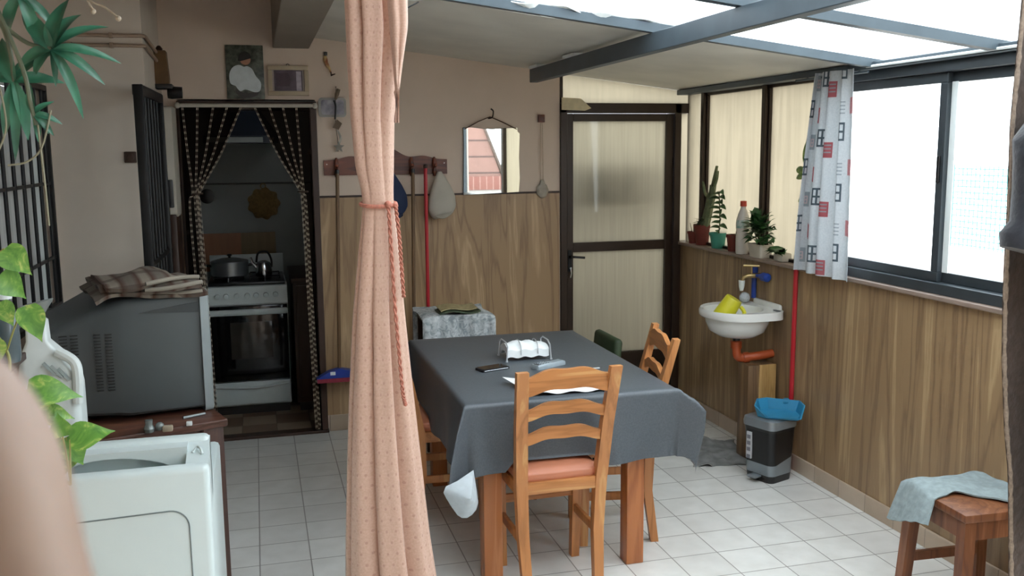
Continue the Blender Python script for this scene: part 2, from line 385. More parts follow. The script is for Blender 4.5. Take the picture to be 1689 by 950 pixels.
# ------------------------------------------------------------------ back door bay
bm = B()
box(bm, (1.86, 5.68, 0), (1.905, 5.78, 1.985), .004); box(bm, (2.64, 5.68, 0), (2.685, 5.78, 1.985), .004); box(bm, (1.86, 5.68, 1.925), (2.752, 5.785, 1.988), .004)
struct('trim_%d' % k, bm, m_alu); k += 1
bm = B(); z1 = lambda x: roofz(x)-.014
prism(bm, [(1.875, 1.988), (2.76, 1.988), (2.76, z1(2.76)), (1.875, z1(1.875))], 'Y', 5.735, 5.741); struct('window_6', bm, m_cream)
bm = B(); box(bm, (1.86, 5.70, 1.988), (1.882, 5.76, roofz(1.87)-.014), .003); struct('trim_%d' % k, bm, m_alu); k += 1
bm = B(); box(bm, (2.685, 5.735, 1.092), (2.752, 5.741, 1.925)); struct('window_7', bm, m_cream)
bm = B(); box(bm, (2.685, 5.70, 0), (2.76, 5.76, 1.092)); struct('trim_%d' % k, bm, m_brownd); k += 1
bm = B(); prism(bm, [(1.865, 1.945), (2.02, 1.94), (2.06, 1.955), (1.99, 2.015), (1.865, 2.02)], 'Y', 5.672, 5.679)
struct('trim_%d' % k, bm, M('peeling cream tape', 'd8cba8', .7, var=.15, sc=25)); k += 1
d = B()
box(d, (1.907, 5.70, .02), (1.95, 5.745, 1.922), .003); box(d, (2.588, 5.70, .02), (2.638, 5.745, 1.922), .003)
box(d, (1.95, 5.70, 1.875), (2.588, 5.745, 1.922), .003); box(d, (1.95, 5.70, 1.045), (2.588, 5.745, 1.105), .003); box(d, (1.95, 5.70, .02), (2.588, 5.745, .37), .003)
dr = struct('door_1', d, m_alu)
bm = B(); box(bm, (1.948, 5.72, 1.10), (2.59, 5.726, 1.878)); struct('pane', bm, m_creamB, dr)
bm = B(); box(bm, (1.948, 5.72, .365), (2.59, 5.726, 1.05)); struct('pane', bm, m_creamB, dr)
bm = B(); box(bm, (1.912, 5.692, .92), (1.938, 5.70, 1.06), .004); tube(bm, [(1.925, 5.695, 1.02), (1.925, 5.655, 1.02), (1.94, 5.648, 1.02), (2.01, 5.648, 1.013)], .008, 8); struct('handle', bm, m_black, dr)
bm = B(); tube(bm, [(1.925, 5.692, .945), (1.925, 5.672, .945)], .008, 8); tube(bm, [(1.925, 5.672, .945), (1.928, 5.668, .915), (1.922, 5.668, .885)], .006, 6); struct('key', bm, m_chrome, dr)
for z in (.4, 1.55):
    bm = B(); box(bm, (2.636, 5.685, z), (2.65, 5.705, z+.09), .003); struct('hinge', bm, m_dark, dr)

# ------------------------------------------------------------------ kitchen beyond the doorway
bm = B()
box(bm, (-.41, 5.655, .018), (-.372, 5.83, 1.985), .004); box(bm, (.322, 5.655, .018), (.36, 5.83, 1.985), .004); box(bm, (-.41, 5.655, 1.94), (.36, 5.83, 1.988), .004)
struct('trim_%d' % k, bm, m_brownd); k += 1
bm = B()
for a, b in (((-1.1, 7.0, 0), (1.15, 7.1, 2.5)), ((-1.1, 5.82, 0), (-1.0, 7.0, 2.5)), ((1.05, 5.82, 0), (1.15, 7.0, 2.5))): box(bm, a, b)
struct('wall_kitchen', bm, M('kitchen wall', '8f9490', .6, var=.08, sc=5))
bm = B(); box(bm, (-1.1, 5.82, 2.4), (1.15, 7.1, 2.5)); struct('ceiling_kitchen', bm, m_ceil)
bm = B(); box(bm, (-.42, 6.988, .86), (-.12, 7.0, 1.13)); struct('trim_%d' % k, bm, M('terracotta backsplash', '9a6a4c', .4, var=.15, sc=30, scale=(1, 1, .1))); k += 1
bm = B(); box(bm, (-.12, 6.988, .86), (.12, 7.0, 1.13)); struct('trim_%d' % k, bm, M('olive backsplash', '7c6a4a', .4, var=.15, sc=30, scale=(1, 1, .1))); k += 1
bm = B(); box(bm, (-.9, 6.985, 1.475), (.9, 7.0, 1.487), .002); struct('trim_%d' % k, bm, M('wall border line', '55544f', .5)); k += 1

# ------------------------------------------------------------------ barred window on the left wall
bm = B(); rect_frame(bm, -.99, -.95, 2.9, 4.79, .985, 2.02, .04); box(bm, (-.985, 3.85, 1.02), (-.955, 3.89, 1.98)); fr = struct('window_8', bm, m_white)
bm = B(); box(bm, (-1.0, 2.93, 1.02), (-.992, 4.76, 1.98)); struct('pane', bm, M('pale roller blind behind the glass', 'c4c5c2', .6, var=.3, sc=14, scale=(1, 1, .05)), fr)
t = thing('window_grille', 'black iron bar grille over the left window', 'grille', (-.93, 3.85, .985))
bm = B(); box(bm, (-.935, 2.92, 1.985), (-.905, 4.80, 2.01), .003); box(bm, (-.935, 2.92, .99), (-.905, 4.80, 1.015), .003); box(bm, (-.935, 4.775, 1.0), (-.905, 4.80, 2.0), .003)
obj('frame', bm, m_black, t)
bm = B(); 
for z in (1.22, 1.56): box(bm, (-.924, 2.92, z), (-.914, 4.80, z+.014))
obj('crossbar', bm, m_black, t)
for i in range(12):
    y = 3.02+i*.156
    bm = B(); tube(bm, [(-.918, y, 1.0), (-.918, y, 2.0)], .008, 8); obj('bar', bm, m_black, t)

# ------------------------------------------------------------------ outdoors seen through the windows
bm = B(); box(bm, (2.83, -9, -.3), (16, 14, -.2)); box(bm, (1.2, 5.83, -.3), (2.83, 14, -.2)); struct('ground_outside', bm, M('pale terrace paving', 'cfc8bf', .8))
bm = B(); box(bm, (5.2, 5.35, -.2), (5.35, 6.35, .92)); struct('wall_terrace', bm, M('pink terrace parapet', 'ecd3cc', .8))

t = thing('band_shade_boards', 'grey boards added outside to shade a dark band into the upper door pane', 'shelf', (2.27, 5.98, -.2))  # unit added to block daylight, darkening a band of the upper pane
m_osh = M('weathered grey board', '6f6a62', .8)
for z in (1.34, 1.60):
    bm = B(); box(bm, (1.92, 5.83, z-.015), (2.55, 6.08, z+.015)); obj('board', bm, m_osh, t)
for x in (1.92, 2.53):
    bm = B(); box(bm, (x, 6.05, -.2), (x+.02, 6.08, 1.62)); obj('upright', bm, m_osh, t)
bm = B(); box(bm, (1.94, 6.06, 1.35), (2.53, 6.075, 1.6)); obj('back', bm, m_osh, t)
bm = B(); box(bm, (1.2, 6.35, -.2), (2.9, 6.45, 1.05)); struct('wall_shading_pane', bm, M('grey shading wall', '8f8a80', .8))  # low wall added to cut the light reaching the lower door pane
# ------------------------------------------------------------------ kitchen things
m_stove = M('stove enamel', 'b9c2c0', .35, var=.04)
m_oven = M('black oven glass', '0c0d0e', .08)
t = thing('stove', 'pale grey gas stove with a black oven door, inside the dark kitchen', 'stove', (-.08, 6.45, 0))
bm = B(); box(bm, (-.335, 6.22, .06), (.165, 6.76, .85), .008); obj('body', bm, m_stove, t)
bm = B(); box(bm, (-.325, 6.25, 0), (.155, 6.74, .065)); obj('plinth', bm, m_dark, t)
bm = B(); prism(bm, [(6.20, .735), (6.215, .845), (6.26, .862), (6.26, .735)], 'X', -.335, .165); obj('control_panel', bm, m_stove, t)
bm = B(); box(bm, (-.325, 6.23, .85), (.155, 6.75, .872), .006); obj('hob', bm, m_dark, t, label='black hob')
for i, x in enumerate((-.27, -.215, -.15, -.085, -.03, .03, .09)):
    bm = B(); lathe(bm, [(.0, 0), (.017, .002), (.015, .02), (0, .022)], (x, 6.206, .79), 14, Matrix.Rotation(rad(90), 4, 'X')); obj('knob', bm, m_stove, t)
o = B(); box(o, (-.33, 6.185, .235), (.16, 6.225, .725), .006); od = obj('oven_door', o, m_oven, t, label='black glass oven door')
bm = B(); box(bm, (-.20, 6.1835, .38), (.06, 6.186, .62), .001); obj('window', bm, M('oven window', '33302c', .1), od)
bm = B(); box(bm, (-.33, 6.172, .665), (.16, 6.20, .705), .008); obj('handle', bm, m_stove, od, label='pale grey door handle')
o = B(); box(o, (-.33, 6.19, .075), (.16, 6.22, .225), .006); o = obj('warming_drawer', o, m_stove, t)
bm = B(); tube(bm, smoothpts([(-.32, 6.185, .205), (-.08, 6.175, .188), (.15, 6.185, .205)]), .008, 8); obj('lip', bm, m_stove, o)
for x, y in ((-.2, 6.38), (.03, 6.38), (-.2, 6.6), (.03, 6.6)):
    bm = B(); lathe(bm, [(.0, 0), (.04, 0), (.045, .012), (.02, .018), (0, .018)], (x, y, .871), 16)
    for q in range(4):
        a = q*math.pi/2; tube(bm, [(x+.02*math.cos(a), y+.02*math.sin(a), .89), (x+.095*math.cos(a), y+.095*math.sin(a), .89), (x+.095*math.cos(a), y+.095*math.sin(a), .87)], .005, 5)
    obj('burner', bm, m_dark, t)
bm = B(); box(bm, (-.33, 6.74, .85), (.16, 6.76, 1.0), .004); obj('backguard', bm, m_stove, t)
m_alp = M('dull aluminium', '8b8f90', .35, .8, var=.1)
t = thing('casserole', 'wide aluminium casserole with lid on the stove', 'pot', (-.19, 6.42, .893))
bm = B(); lathe(bm, [(.0, .893), (.11, .893), (.118, .90), (.12, .985), (.112, .985), (.105, .91), (0, .905)], (-.19, 6.45, 0), 28); obj('pan', bm, m_alp, t)
bm = B(); lathe(bm, [(.123, .984), (.12, .992), (.06, 1.008), (0, 1.012)], (-.19, 6.45, 0), 28); l = obj('lid', bm, m_alp, t)
bm = B(); lathe(bm, [(.008, 1.01), (.008, 1.02), (.018, 1.028), (.012, 1.036), (0, 1.037)], (-.19, 6.45, 0), 12); obj('knob', bm, m_dark, l)
for s in (-1, 1):
    bm = B(); tube(bm, smoothpts([(-.19+s*.115, 6.42, .96), (-.19+s*.15, 6.43, .965), (-.19+s*.15, 6.47, .965), (-.19+s*.115, 6.48, .96)]), .006, 6); obj('handle', bm, m_dark, t)
t = thing('kettle', 'small shiny steel kettle with a black handle on the stove', 'kettle', (.025, 6.40, .893))
bm = B(); lathe(bm, [(.0, .893), (.05, .893), (.054, .90), (.05, .96), (.04, .985), (.015, .995), (0, .996)], (.025, 6.36, 0), 24); obj('body', bm, m_chrome, t)
bm = B(); tube(bm, [(-.015, 6.35, .95), (-.045, 6.34, .985), (-.055, 6.34, 1.02)], [.012, .01, .007], 8); obj('spout', bm, m_chrome, t)
bm = B(); tube(bm, smoothpts([(-.02, 6.36, .985), (-.005, 6.36, 1.045), (.05, 6.36, 1.05), (.075, 6.36, 1.0), (.075, 6.36, .95)]), .007, 8); obj('handle', bm, m_dark, t)
t = thing('range_hood', 'dark blue-grey range hood above the stove', 'hood', (-.08, 6.6, 1.75))
bm = B(); rings(bm, [[V3((-.32, 6.55, 1.76)), V3((.16, 6.55, 1.76)), V3((.16, 7.0, 1.76)), V3((-.32, 7.0, 1.76))], [V3((-.32, 6.55, 1.81)), V3((.16, 6.55, 1.81)), V3((.16, 7.0, 1.81)), V3((-.32, 7.0, 1.81))], [V3((-.17, 6.8, 2.05)), V3((.01, 6.8, 2.05)), V3((.01, 7.0, 2.05)), V3((-.17, 7.0, 2.05))], [V3((-.17, 6.8, 2.39)), V3((.01, 6.8, 2.39)), V3((.01, 7.0, 2.39)), V3((-.17, 7.0, 2.39))]]); obj('canopy', bm, M('dark blue enamel', '3a4250', .4), t)
bm = B(); box(bm, (-.30, 6.542, 1.765), (.06, 6.552, 1.80), .002); obj('front_strip', bm, m_stove, t, label='pale front strip')
one('wall_trivet', (lambda b: (lathe(b, [(0, 0), (.05, 0), (.052, .008), (.04, .012), (0, .012)], (-.335, 6.999, 1.395), 24, Matrix.Rotation(rad(90), 4, 'X')), b)[1])(B()), m_dark, 'round dark trivet hanging on the kitchen wall', 'trivet')
t = thing('straw_basket', 'scalloped straw basket hanging on the kitchen wall', 'basket', (.05, 6.98, 1.24))
bm = B(); rs = []
for r, y in ((.005, -.035), (.06, -.032), (.105, -.004), (.11, 0), (.10, 0), (.0005, -.001)):
    rs.append([V3((.05+r*(1+.07*math.cos(9*a))*math.cos(a), 6.999+y, 1.335+r*(1+.07*math.cos(9*a))*math.sin(a))) for a in [2*math.pi*q/54 for q in range(54)]])
rings(bm, rs); obj('bowl', bm, M('woven straw', '8d7446', .8, var=.3, sc=60, bmp=.4), t)
bm = B(); tube(bm, [(.05+.018*math.cos(a), 6.985, 1.46+.018*math.sin(a)) for a in [2*math.pi*q/16 for q in range(16)]], .004, 6, closed=True); obj('hanging_loop', bm, M('woven straw', '8d7446', .8, var=.3, sc=60), t)
t = thing('kitchen_cabinet', 'dark wooden base cabinet to the right of the stove', 'cabinet', (.55, 6.5, 0))
bm = B(); box(bm, (.20, 6.2, .06), (.95, 6.9, .86), .005); obj('body', bm, m_brownd, t)
bm = B(); box(bm, (.22, 6.185, .10), (.56, 6.205, .84), .004); dd = obj('door', bm, m_brownd, t)
bm = B(); box(bm, (.19, 6.18, .86), (.95, 6.9, .89), .004); obj('worktop', bm, m_brownd, t)
bm = B(); box(bm, (.22, 6.22, 0), (.93, 6.88, .06)); obj('plinth', bm, m_dark, t)

# ------------------------------------------------------------------ doorway curtain of beads and netting
t = thing('bead_curtain', 'dark net curtain with pale beaded strings, parted and tied in the kitchen doorway', 'curtain', (-.03, 5.62, 0))
bm = B(); tube(bm, [(-.395, 5.625, 1.962), (.345, 5.625, 1.962)], .011, 10)
for x in (-.40, .35): ball(bm, (x, 5.625, 1.962), .017, 10)
rod = obj('rod', bm, M('off white rod', 'b9b2a6', .4), t)
for x in (-.385, .335):
    bm = B(); box(bm, (x-.008, 5.62, 1.95), (x+.008, 5.657, 1.975), .002); obj('bracket', bm, m_dark, rod)
m_net = glassy('dark brown netting', (.30, .26, .24), transl=.80, gloss=.0, tcol=(.030, .022, .018))
def strand(top, knot, low):
    return smoothpts([(top, 5.625, 1.955), (top+(knot-top)*.48, 5.622, 1.70), (knot, 5.62, 1.475), (low, 5.622, 1.40), (low+.012*(1 if top > 0 else 1), 5.625, .9), (low+.03, 5.63, .035)], 12)
tops = [(-.375, -.345, -.365), (-.295, -.33, -.335), (-.21, -.322, -.322), (-.135, -.315, -.318), (-.06, -.308, -.31), (.013, .245, .255), (.095, .252, .262), (.17, .262, .27), (.245, .268, .278)]
paths = [strand(*a) for a in tops]
def net(a, b):
    bm = B()
    for idx in range(a, b):
        p, q = paths[idx], paths[idx+1]; n = len(p)-1
        sheet(bm, 4, n, lambda u, v: p[round(v*n)].lerp(q[round(v*n)], u)+V3((0, .010*math.sin(u*math.pi), 0)))
    return bm
obj('left_panel', net(0, 4), m_net, t, 60); obj('right_panel', net(5, 8), m_net, t, 60)
# netting edges next to the jambs
for nm, xa, xb, idx in (('left_edge', -.393, -.372, 0), ('right_edge', .318, .30, 8)):
    p = paths[idx]; n = len(p)-1; bm = B()
    sheet(bm, 3, n, lambda u, v: V3((xa*(1-u)+p[round(v*n)].x*u, 5.63+.008*math.sin(u*3.1), p[round(v*n)].z))); obj(nm, bm, m_net, t, 60)
m_bead = M('pale beads', 'c4b7a3', .4, var=.2, sc=60); m_bead2 = M('dark beads', '3c2a20', .4)
for p in paths:
    L = [0]
    for a, b in zip(p, p[1:]): L.append(L[-1]+(b-a).length)
    def at(s):
        for i in range(len(L)-1):
            if L[i+1] >= s: return p[i].lerp(p[i+1], (s-L[i])/(L[i+1]-L[i]+1e-9))
        return p[-1]
    for off in (-.0036, .0036):
        bm = B(); n_ = int(L[-1]/.0055); pts_ = [at(.004+.0055*i)+V3((off, -.006, 0)) for i in range(n_)]
        tube(bm, pts_, [.0008 if i % 3 == 0 else .0020 for i in range(n_)], 5); bm.faces.ensure_lookup_table()
        for fi, f_ in enumerate(bm.faces): f_.material_index = 1 if (fi//15) % 2 == 1 else 0
        obj('bead_string', bm, [m_bead, m_bead2], t)
for x in (-.322, .262):
    bm = B(); tube(bm, [(x+.028*math.cos(a), 5.622+.016*math.sin(a), 1.47) for a in [2*math.pi*q/16 for q in range(16)]], .005, 6, closed=True); obj('tie', bm, m_bead2, t)

# ------------------------------------------------------------------ iron gate and the panelled door edge beside it
t = thing('iron_gate', 'black iron bar gate standing open beside the kitchen doorway', 'gate', (-.48, 4.9, 0))
bm = B()
box(bm, (-.500, 4.475, .03), (-.458, 4.50, 2.0), .004); box(bm, (-.475, 5.25, .03), (-.445, 5.29, 2.0), .004)
prism(bm, [(-.505, 4.5), (-.465, 4.5), (-.445, 5.25), (-.475, 5.25)], 'Z', 1.955, 2.0); prism(bm, [(-.505, 4.5), (-.465, 4.5), (-.445, 5.25), (-.475, 5.25)], 'Z', .03, .08)
obj('frame', bm, M('black iron paint', '121417', .4, .3), t)
for i in range(6):
    y = 4.60+i*.108; x = -.483+.02*(y-4.5)/.75
    bm = B(); tube(bm, [(x, y, .07), (x, y, 1.965)], .0075, 8); obj('bar', bm, m_black, t)
bm = B(); prism(bm, [(-.495, 4.5), (-.475, 4.5), (-.455, 5.25), (-.467, 5.25)], 'Z', 1.18, 1.205); obj('crossbar', bm, m_black, t)
for z in (.4, 1.6):
    bm = B(); tube(bm, [(-.478, 5.27, z), (-.478, 5.27, z+.09)], .013, 8); box(bm, (-.487, 5.25, z+.03), (-.47, 5.29, z+.06)); obj('hinge', bm, m_black, t)
t = thing('open_door', 'brown door folded open against the jamb, white upper plate with black lock', 'door', (-.43, 5.5, 0))
bm = B(); box(bm, (-.452, 5.34, .01), (-.418, 5.64, 1.42), .004); obj('leaf', bm, m_brownd, t)
bm = B(); prism(bm, rrect(5.335, 1.36, 5.645, 1.945, .03), 'X', -.458, -.412); pl = obj('plate', bm, M('off white enamel', 'bfb8ab', .4, var=.05), t, label='white upper plate')
bm = B(); box(bm, (-.468, 5.325, 1.41), (-.425, 5.40, 1.56), .006); box(bm, (-.475, 5.31, 1.44), (-.455, 5.335, 1.53), .004); obj('lock', bm, m_dark, pl, label='black lock')
t = thing('wall_lantern', 'brown wooden lantern on a dark bracket above the iron gate', 'lantern', (-.44, 5.40, 2.03))
bm = B(); rings(bm, [[V3((-.46+a*s, 5.40+b*s, z)) for a, b in ((-1, -1), (1, -1), (1, 1), (-1, 1))] for s, z in ((.042, 2.06), (.044, 2.09), (.036, 2.23), (.03, 2.235))]); obj('body', bm, M('brown lantern wood', '6b4d2c', .5, var=.25, sc=20), t)
bm = B(); lathe(bm, [(.012, 2.234), (.02, 2.243), (.008, 2.26), (0, 2.262)], (-.46, 5.40, 0), 10); obj('finial', bm, m_brownd, t)
bm = B(); box(bm, (-.487, 5.34, 2.035), (-.40, 5.46, 2.06), .004); obj('bracket', bm, m_dark, t)
bm = B(); lathe(bm, [(0, 0), (.03, 0), (.034, .02), (.03, .075), (0, .078)], (-.43, 5.40, 2.018), 16, Matrix.Rotation(rad(90), 4, 'Y')); obj('reel', bm, m_dark, t)
t = thing('switch_box', 'small dark brown wall switch left of the iron gate', 'switch', (-.565, 4.85, 1.68))
bm = B(); box(bm, (-.598, 4.838, 1.655), (-.543, 4.85, 1.708), .004); obj('plate', bm, m_brownd, t)
bm = B(); box(bm, (-.585, 4.833, 1.668), (-.556, 4.84, 1.695), .003); obj('rocker', bm, m_brownd, t)
m_pipe = M('painted pipe', '9c8672', .5, var=.1)
for nm, z in (('lower', 2.20), ('upper', 2.245)):
    bm = B(); tube(bm, [(-.92, 4.838, z), (-.49, 4.838, z), (-.476, 4.845, z), (-.472, 4.86, z), (-.472, 5.36, z-.02)] + ([(-.472, 5.40, z-.03)] if nm == 'lower' else [(-.472, 5.43, z-.03)]), .009, 8)
    for x in (-.8, -.62): box(bm, (x-.008, 4.826, z-.012), (x+.008, 4.85, z+.012))
    one('wall_pipe', bm, m_pipe, 'painted pipe running round the wall corner, %s of the two' % nm, 'pipe', 'pipes on the left wall')

# ------------------------------------------------------------------ pictures and ornaments on the back wall
t = thing('portrait_photo', 'unframed photo of a person in a white shirt above the doorway', 'photo', (-.028, 5.69, 2.0))
bm = B(); box(bm, (-.133, 5.682, 2.002), (.075, 5.70, 2.302), .002); obj('print', bm, M('leafy photo background', '5d6256', .4, var=.8, sc=34), t)
def flat(poly, y, th=.0012):
    b = B(); prism(b, poly, 'Y', y-th, y); return b
sm = lambda pts: [(p.x, p.y) for p in smoothpts([(x, z, 0) for x, z in pts], 4)][:-1]
obj('shirt', flat(sm([(-.085, 2.075), (-.112, 2.09), (-.115, 2.14), (-.095, 2.178), (-.06, 2.192), (-.035, 2.182), (-.015, 2.185), (.01, 2.17), (.03, 2.13), (.055, 2.095), (.05, 2.05), (.02, 2.04), (-.03, 2.055), (-.06, 2.045), (-.085, 2.075)]), 5.682), M('white shirt', 'c9d0d2', .5, var=.15, sc=25), t)
obj('face', flat(arc(16, 0, 2*math.pi, .030, (-.025, 2.222)), 5.6818), M('face tone', 'a87a62', .5), t)
obj('hair', flat(arc(14, 0, math.pi, .036, (-.027, 2.230))+[(-.066, 2.215), (-.052, 2.212)], 5.6815), m_dark, t)
obj('arms', flat(sm([(-.085, 2.055), (-.03, 2.035), (.035, 2.04), (.03, 2.02), (-.03, 2.008), (-.08, 2.03), (-.085, 2.055)]), 5.6808), M('dark sleeve', '3a3534', .6), t)
t = thing('framed_picture', 'small cream framed picture with purple tones above the doorway', 'picture', (.21, 5.69, 2.02))
def pframe(bm, x0, z0, x1, z1, wd, y0, y1):
    for a, b in (((x0, z0), (x1, z0+wd)), ((x0, z1-wd), (x1, z1)), ((x0, z0+wd), (x0+wd, z1-wd)), ((x1-wd, z0+wd), (x1, z1-wd))): box(bm, (a[0], y0, a[1]), (b[0], y1, b[1]), .002)
bm = B(); pframe(bm, .095, 2.022, .325, 2.192, .025, 5.678, 5.70); obj('frame', bm, M('cream frame', 'b09f86', .5, var=.1), t)
bm = B(); box(bm, (.115, 5.69, 2.04), (.305, 5.70, 2.175)); obj('mount', bm, M('pale mount', 'a89a92', .6), t)
bm = B(); box(bm, (.13, 5.688, 2.05), (.29, 5.695, 2.165)); pc = obj('print', bm, M('dim purple print', '5a4a55', .4, var=.45, sc=16), t)
obj('wagon_shape', flat([(.14, 2.075), (.215, 2.075), (.225, 2.115), (.21, 2.15), (.14, 2.15)], 5.688), M('plum shape', '46333f', .5, var=.2, sc=40, scale=(1, 1, 6)), pc)
obj('pale_band', flat([(.255, 2.05), (.283, 2.05), (.283, 2.16), (.255, 2.16)], 5.688), M('pale band', 'b5aab5', .5, var=.3, sc=40), pc)
bm = B(); tube(bm, [(.21+.008*math.cos(a), 5.69, 2.196+.006*math.sin(a)) for a in [2*math.pi*q/10 for q in range(10)]], .002, 5, closed=True); obj('hanger', bm, m_dark, t)
t = thing('plaque', 'rounded silver-edged plaque beside the doorway, behind the hanging mobile', 'plaque', (.455, 5.69, 1.89))
bm = B(); prism(bm, rrect(.375, 1.90, .535, 2.012, .02), 'Y', 5.688, 5.70); obj('rim', bm, M('dull silver', '8d8a85', .4, .3), t)
bm = B(); prism(bm, rrect(.39, 1.914, .522, 1.999, .014), 'Y', 5.684, 5.69); obj('face', bm, M('violet plaque', '5b5566', .35, var=.4, sc=14, c2='a39fa6'), t)
t = thing('hanging_mobile', 'string of driftwood, cloth and star pieces hanging beside the doorway', 'mobile', (.47, 5.66, 1.68))
bm = B(); tube(bm, [(.478, 5.665, 2.075), (.470, 5.665, 1.95), (.468, 5.665, 1.85), (.477, 5.665, 1.77), (.478, 5.665, 1.70)], .0018, 5); tube(bm, [(.478, 5.665, 2.07), (.478, 5.70, 2.075)], .002, 5); obj('cord', bm, m_brownd, t)
bm = B(); tube(bm, [(.492, 5.66, 2.06), (.481, 5.66, 2.03), (.472, 5.66, 2.0)], [.011, .013, .006], 8); obj('wood_piece', bm, M('grey brown wood', '6b5a48', .7), t)
bm = B(); tube(bm, smoothpts([(.463, 5.66, 1.995), (.472, 5.658, 1.965), (.470, 5.66, 1.92), (.466, 5.66, 1.885)]), [.006]*18+[.003], 8); obj('dark_stick', bm, m_dark, t)
bm = B(); prism(bm, [(.450, 1.838), (.476, 1.886), (.505, 1.862), (.484, 1.826)], 'Y', 5.655, 5.661); obj('square_piece', bm, M('brown felt', '72604f', .8), t)
bm = B(); sheet(bm, 4, 10, lambda u, v: V3((.477+.016*math.sin(v*2.5)+.012*(u-.5), 5.66+.01*math.sin(v*6+u*2), 1.825-v*.075)), .002); obj('pale_ribbon', bm, M('pale ribbon', 'bdb9b0', .6), t)
pts = [( .482+(.034 if q % 2 == 0 else .015)*math.sin(q*math.pi/5), 1.725+(.034 if q % 2 == 0 else .015)*math.cos(q*math.pi/5)) for q in range(10)]
bm = B(); prism(bm, pts, 'Y', 5.655, 5.663); obj('star', bm, M('grey star', '8b867c', .6), t)
t = thing('bird_ornament', 'little toucan-like bird ornament on the wall above the plaque', 'ornament', (.445, 5.69, 2.18))
bm = B(); tube(bm, smoothpts([(.425, 5.685, 2.25), (.424, 5.68, 2.225), (.432, 5.68, 2.20), (.446, 5.68, 2.175), (.452, 5.682, 2.155)], 4), [.007, .010, .012, .013, .013, .013, .012, .011, .011, .010, .009, .008, .007, .006, .006, .005, .004], 10); obj('body', bm, M('cream and rust body', 'c9b07c', .5, c2='8a4b2c', sc=30), t)
bm = B(); box(bm, (.417, 5.675, 2.252), (.437, 5.693, 2.272), .003); obj('head', bm, m_dark, t)
bm = B(); tube(bm, [(.453, 5.68, 2.16), (.455, 5.68, 2.14), (.478, 5.68, 2.148)], [.004, .007, .003], 8); obj('tail', bm, m_brownd, t)
bm = B(); tube(bm, [(.43, 5.685, 2.22), (.43, 5.70, 2.22)], .003, 5); obj('hook', bm, m_dark, t)

# coat rack
m_rack = wood('reddish rack wood', '4c2417', '6b3522', '7d442e', 'X', 8, .35)
t = thing('coat_rack', 'scalloped reddish-brown wooden coat rack on the back wall', 'coat rack', (.76, 5.69, 1.56))
topz = lambda x: 1.648+.075*math.exp(-((x-.765)/.10)**2)+.022*math.exp(-((x-.98)/.07)**2)+.022*math.exp(-((x-.55)/.07)**2)
pl = [(.392+i*.739/60, topz(.392+i*.739/60)) for i in range(61)]
bm = B(); prism(bm, [(.392, 1.56)]+[(1.131, 1.56)]+list(reversed(pl)), 'Y', 5.678, 5.70); obj('board', bm, m_rack, t)
for x in (.464, .66, .91, 1.05):
    bm = B(); lathe(bm, [(0, 1.545), (.010, 1.55), (.014, 1.575), (.009, 1.60), (.015, 1.625), (.010, 1.65), (.006, 1.662), (0, 1.664)], (x, 5.666, 0), 12); tube(bm, [(x, 5.67, 1.60), (x, 5.63, 1.612)], [.008, .007], 8); ball(bm, (x, 5.626, 1.614), .011, 10); obj('peg', bm, m_rack, t)
for x in (.41, 1.113):
    bm = B(); lathe(bm, [(0, 0), (.004, 0), (.003, .003), (0, .003)], (x, 5.678, 1.625), 8, Matrix.Rotation(rad(90), 4, 'X')); obj('screw', bm, m_chrome, t)
# sticks and caps hung from it
def stick(nm, label, cat, a, b, mat, r=.011):
    t = thing(nm, label, cat, b)
    bm = B(); tube(bm, [a, b], r, 10); obj('pole', bm, mat, t)
    bm = B(); tube(bm, [V3(a)+V3((0, 0, -.004)), V3(a)+V3((0, 0, .018)), V3(a)+V3((0, 0, .022))], [r*1.15, r*1.1, .003], 10); obj('end_cap', bm, m_dark if mat != m_red else m_brownd, t)
    return t
m_red = M('red painted handle', 'b3202c', .35, var=.08); m_stick = M('brown broom stick', '6e5236', .5, var=.2, sc=10)
t = stick('hanging_broom', 'blue-headed broom with a brown handle hanging from the left end of the rack', 'broom', (.464, 5.618, 1.575), (.432, 5.585, .40), m_stick)
bm = B(); prism(bm, [(.295, .365), (.37, .405), (.43, .42), (.50, .405), (.58, .365)], 'Y', 5.54, 5.60); obj('head', bm, M('blue plastic', '1f3d9a', .4), t, label='blue head')
bm = B(); box(bm, (.298, 5.543, .338), (.577, 5.597, .366), .003); obj('bristles', bm, M('red bristles', '9a3345', .8, var=.3, sc=120, scale=(8, 8, .3)), t, label='red bristles')
bm = B(); box(bm, (.375, 5.538, .385), (.405, 5.541, .405)); obj('sticker', bm, m_white, t)
t = stick('broom', 'brown broom handle hanging from the rack beside the peach curtain', 'broom', (.91, 5.62, 1.575), (.884, 5.60, .12), m_stick)
bm = B(); box(bm, (.74, 5.575, .0), (.905, 5.625, .12), .01); obj('head', bm, M('straw bristles', '8d7446', .8, var=.3, sc=90, scale=(8, 8, .3)), t)
t = stick('mop', 'red mop handle leaning on the rack beside the pale cap', 'mop', (.985, 5.61, 1.60), (.975, 5.57, .10), m_red)
bm = B(); lathe(bm, [(0, .0), (.055, .0), (.05, .05), (.03, .11), (.015, .13), (0, .13)], (.975, 5.56, 0), 18); obj('head', bm, M('grey mop strands', '9a9a96', .9, var=.3, sc=90), t)
t = thing('cap', 'pale grey cloth cap hanging on the right end of the coat rack', 'cap', (1.085, 5.62, 1.28))
def capf(x0, y0, s=1):
    def f(u, v):
        a = 2*math.pi*u; h = v
        rr = lerp([(0, .012), (.12, .03), (.3, .055), (.55, .082), (.8, .085), (.93, .07), (1, .05)], h)*s
        return V3((x0+rr*math.cos(a)*(1+.05*math.sin(3*a+4*h))+.012*h, y0+.5*rr*math.sin(a)*(1+.1*math.sin(2*a)), 1.575-.275*s*h+.012*math.cos(a)*h))
    return f
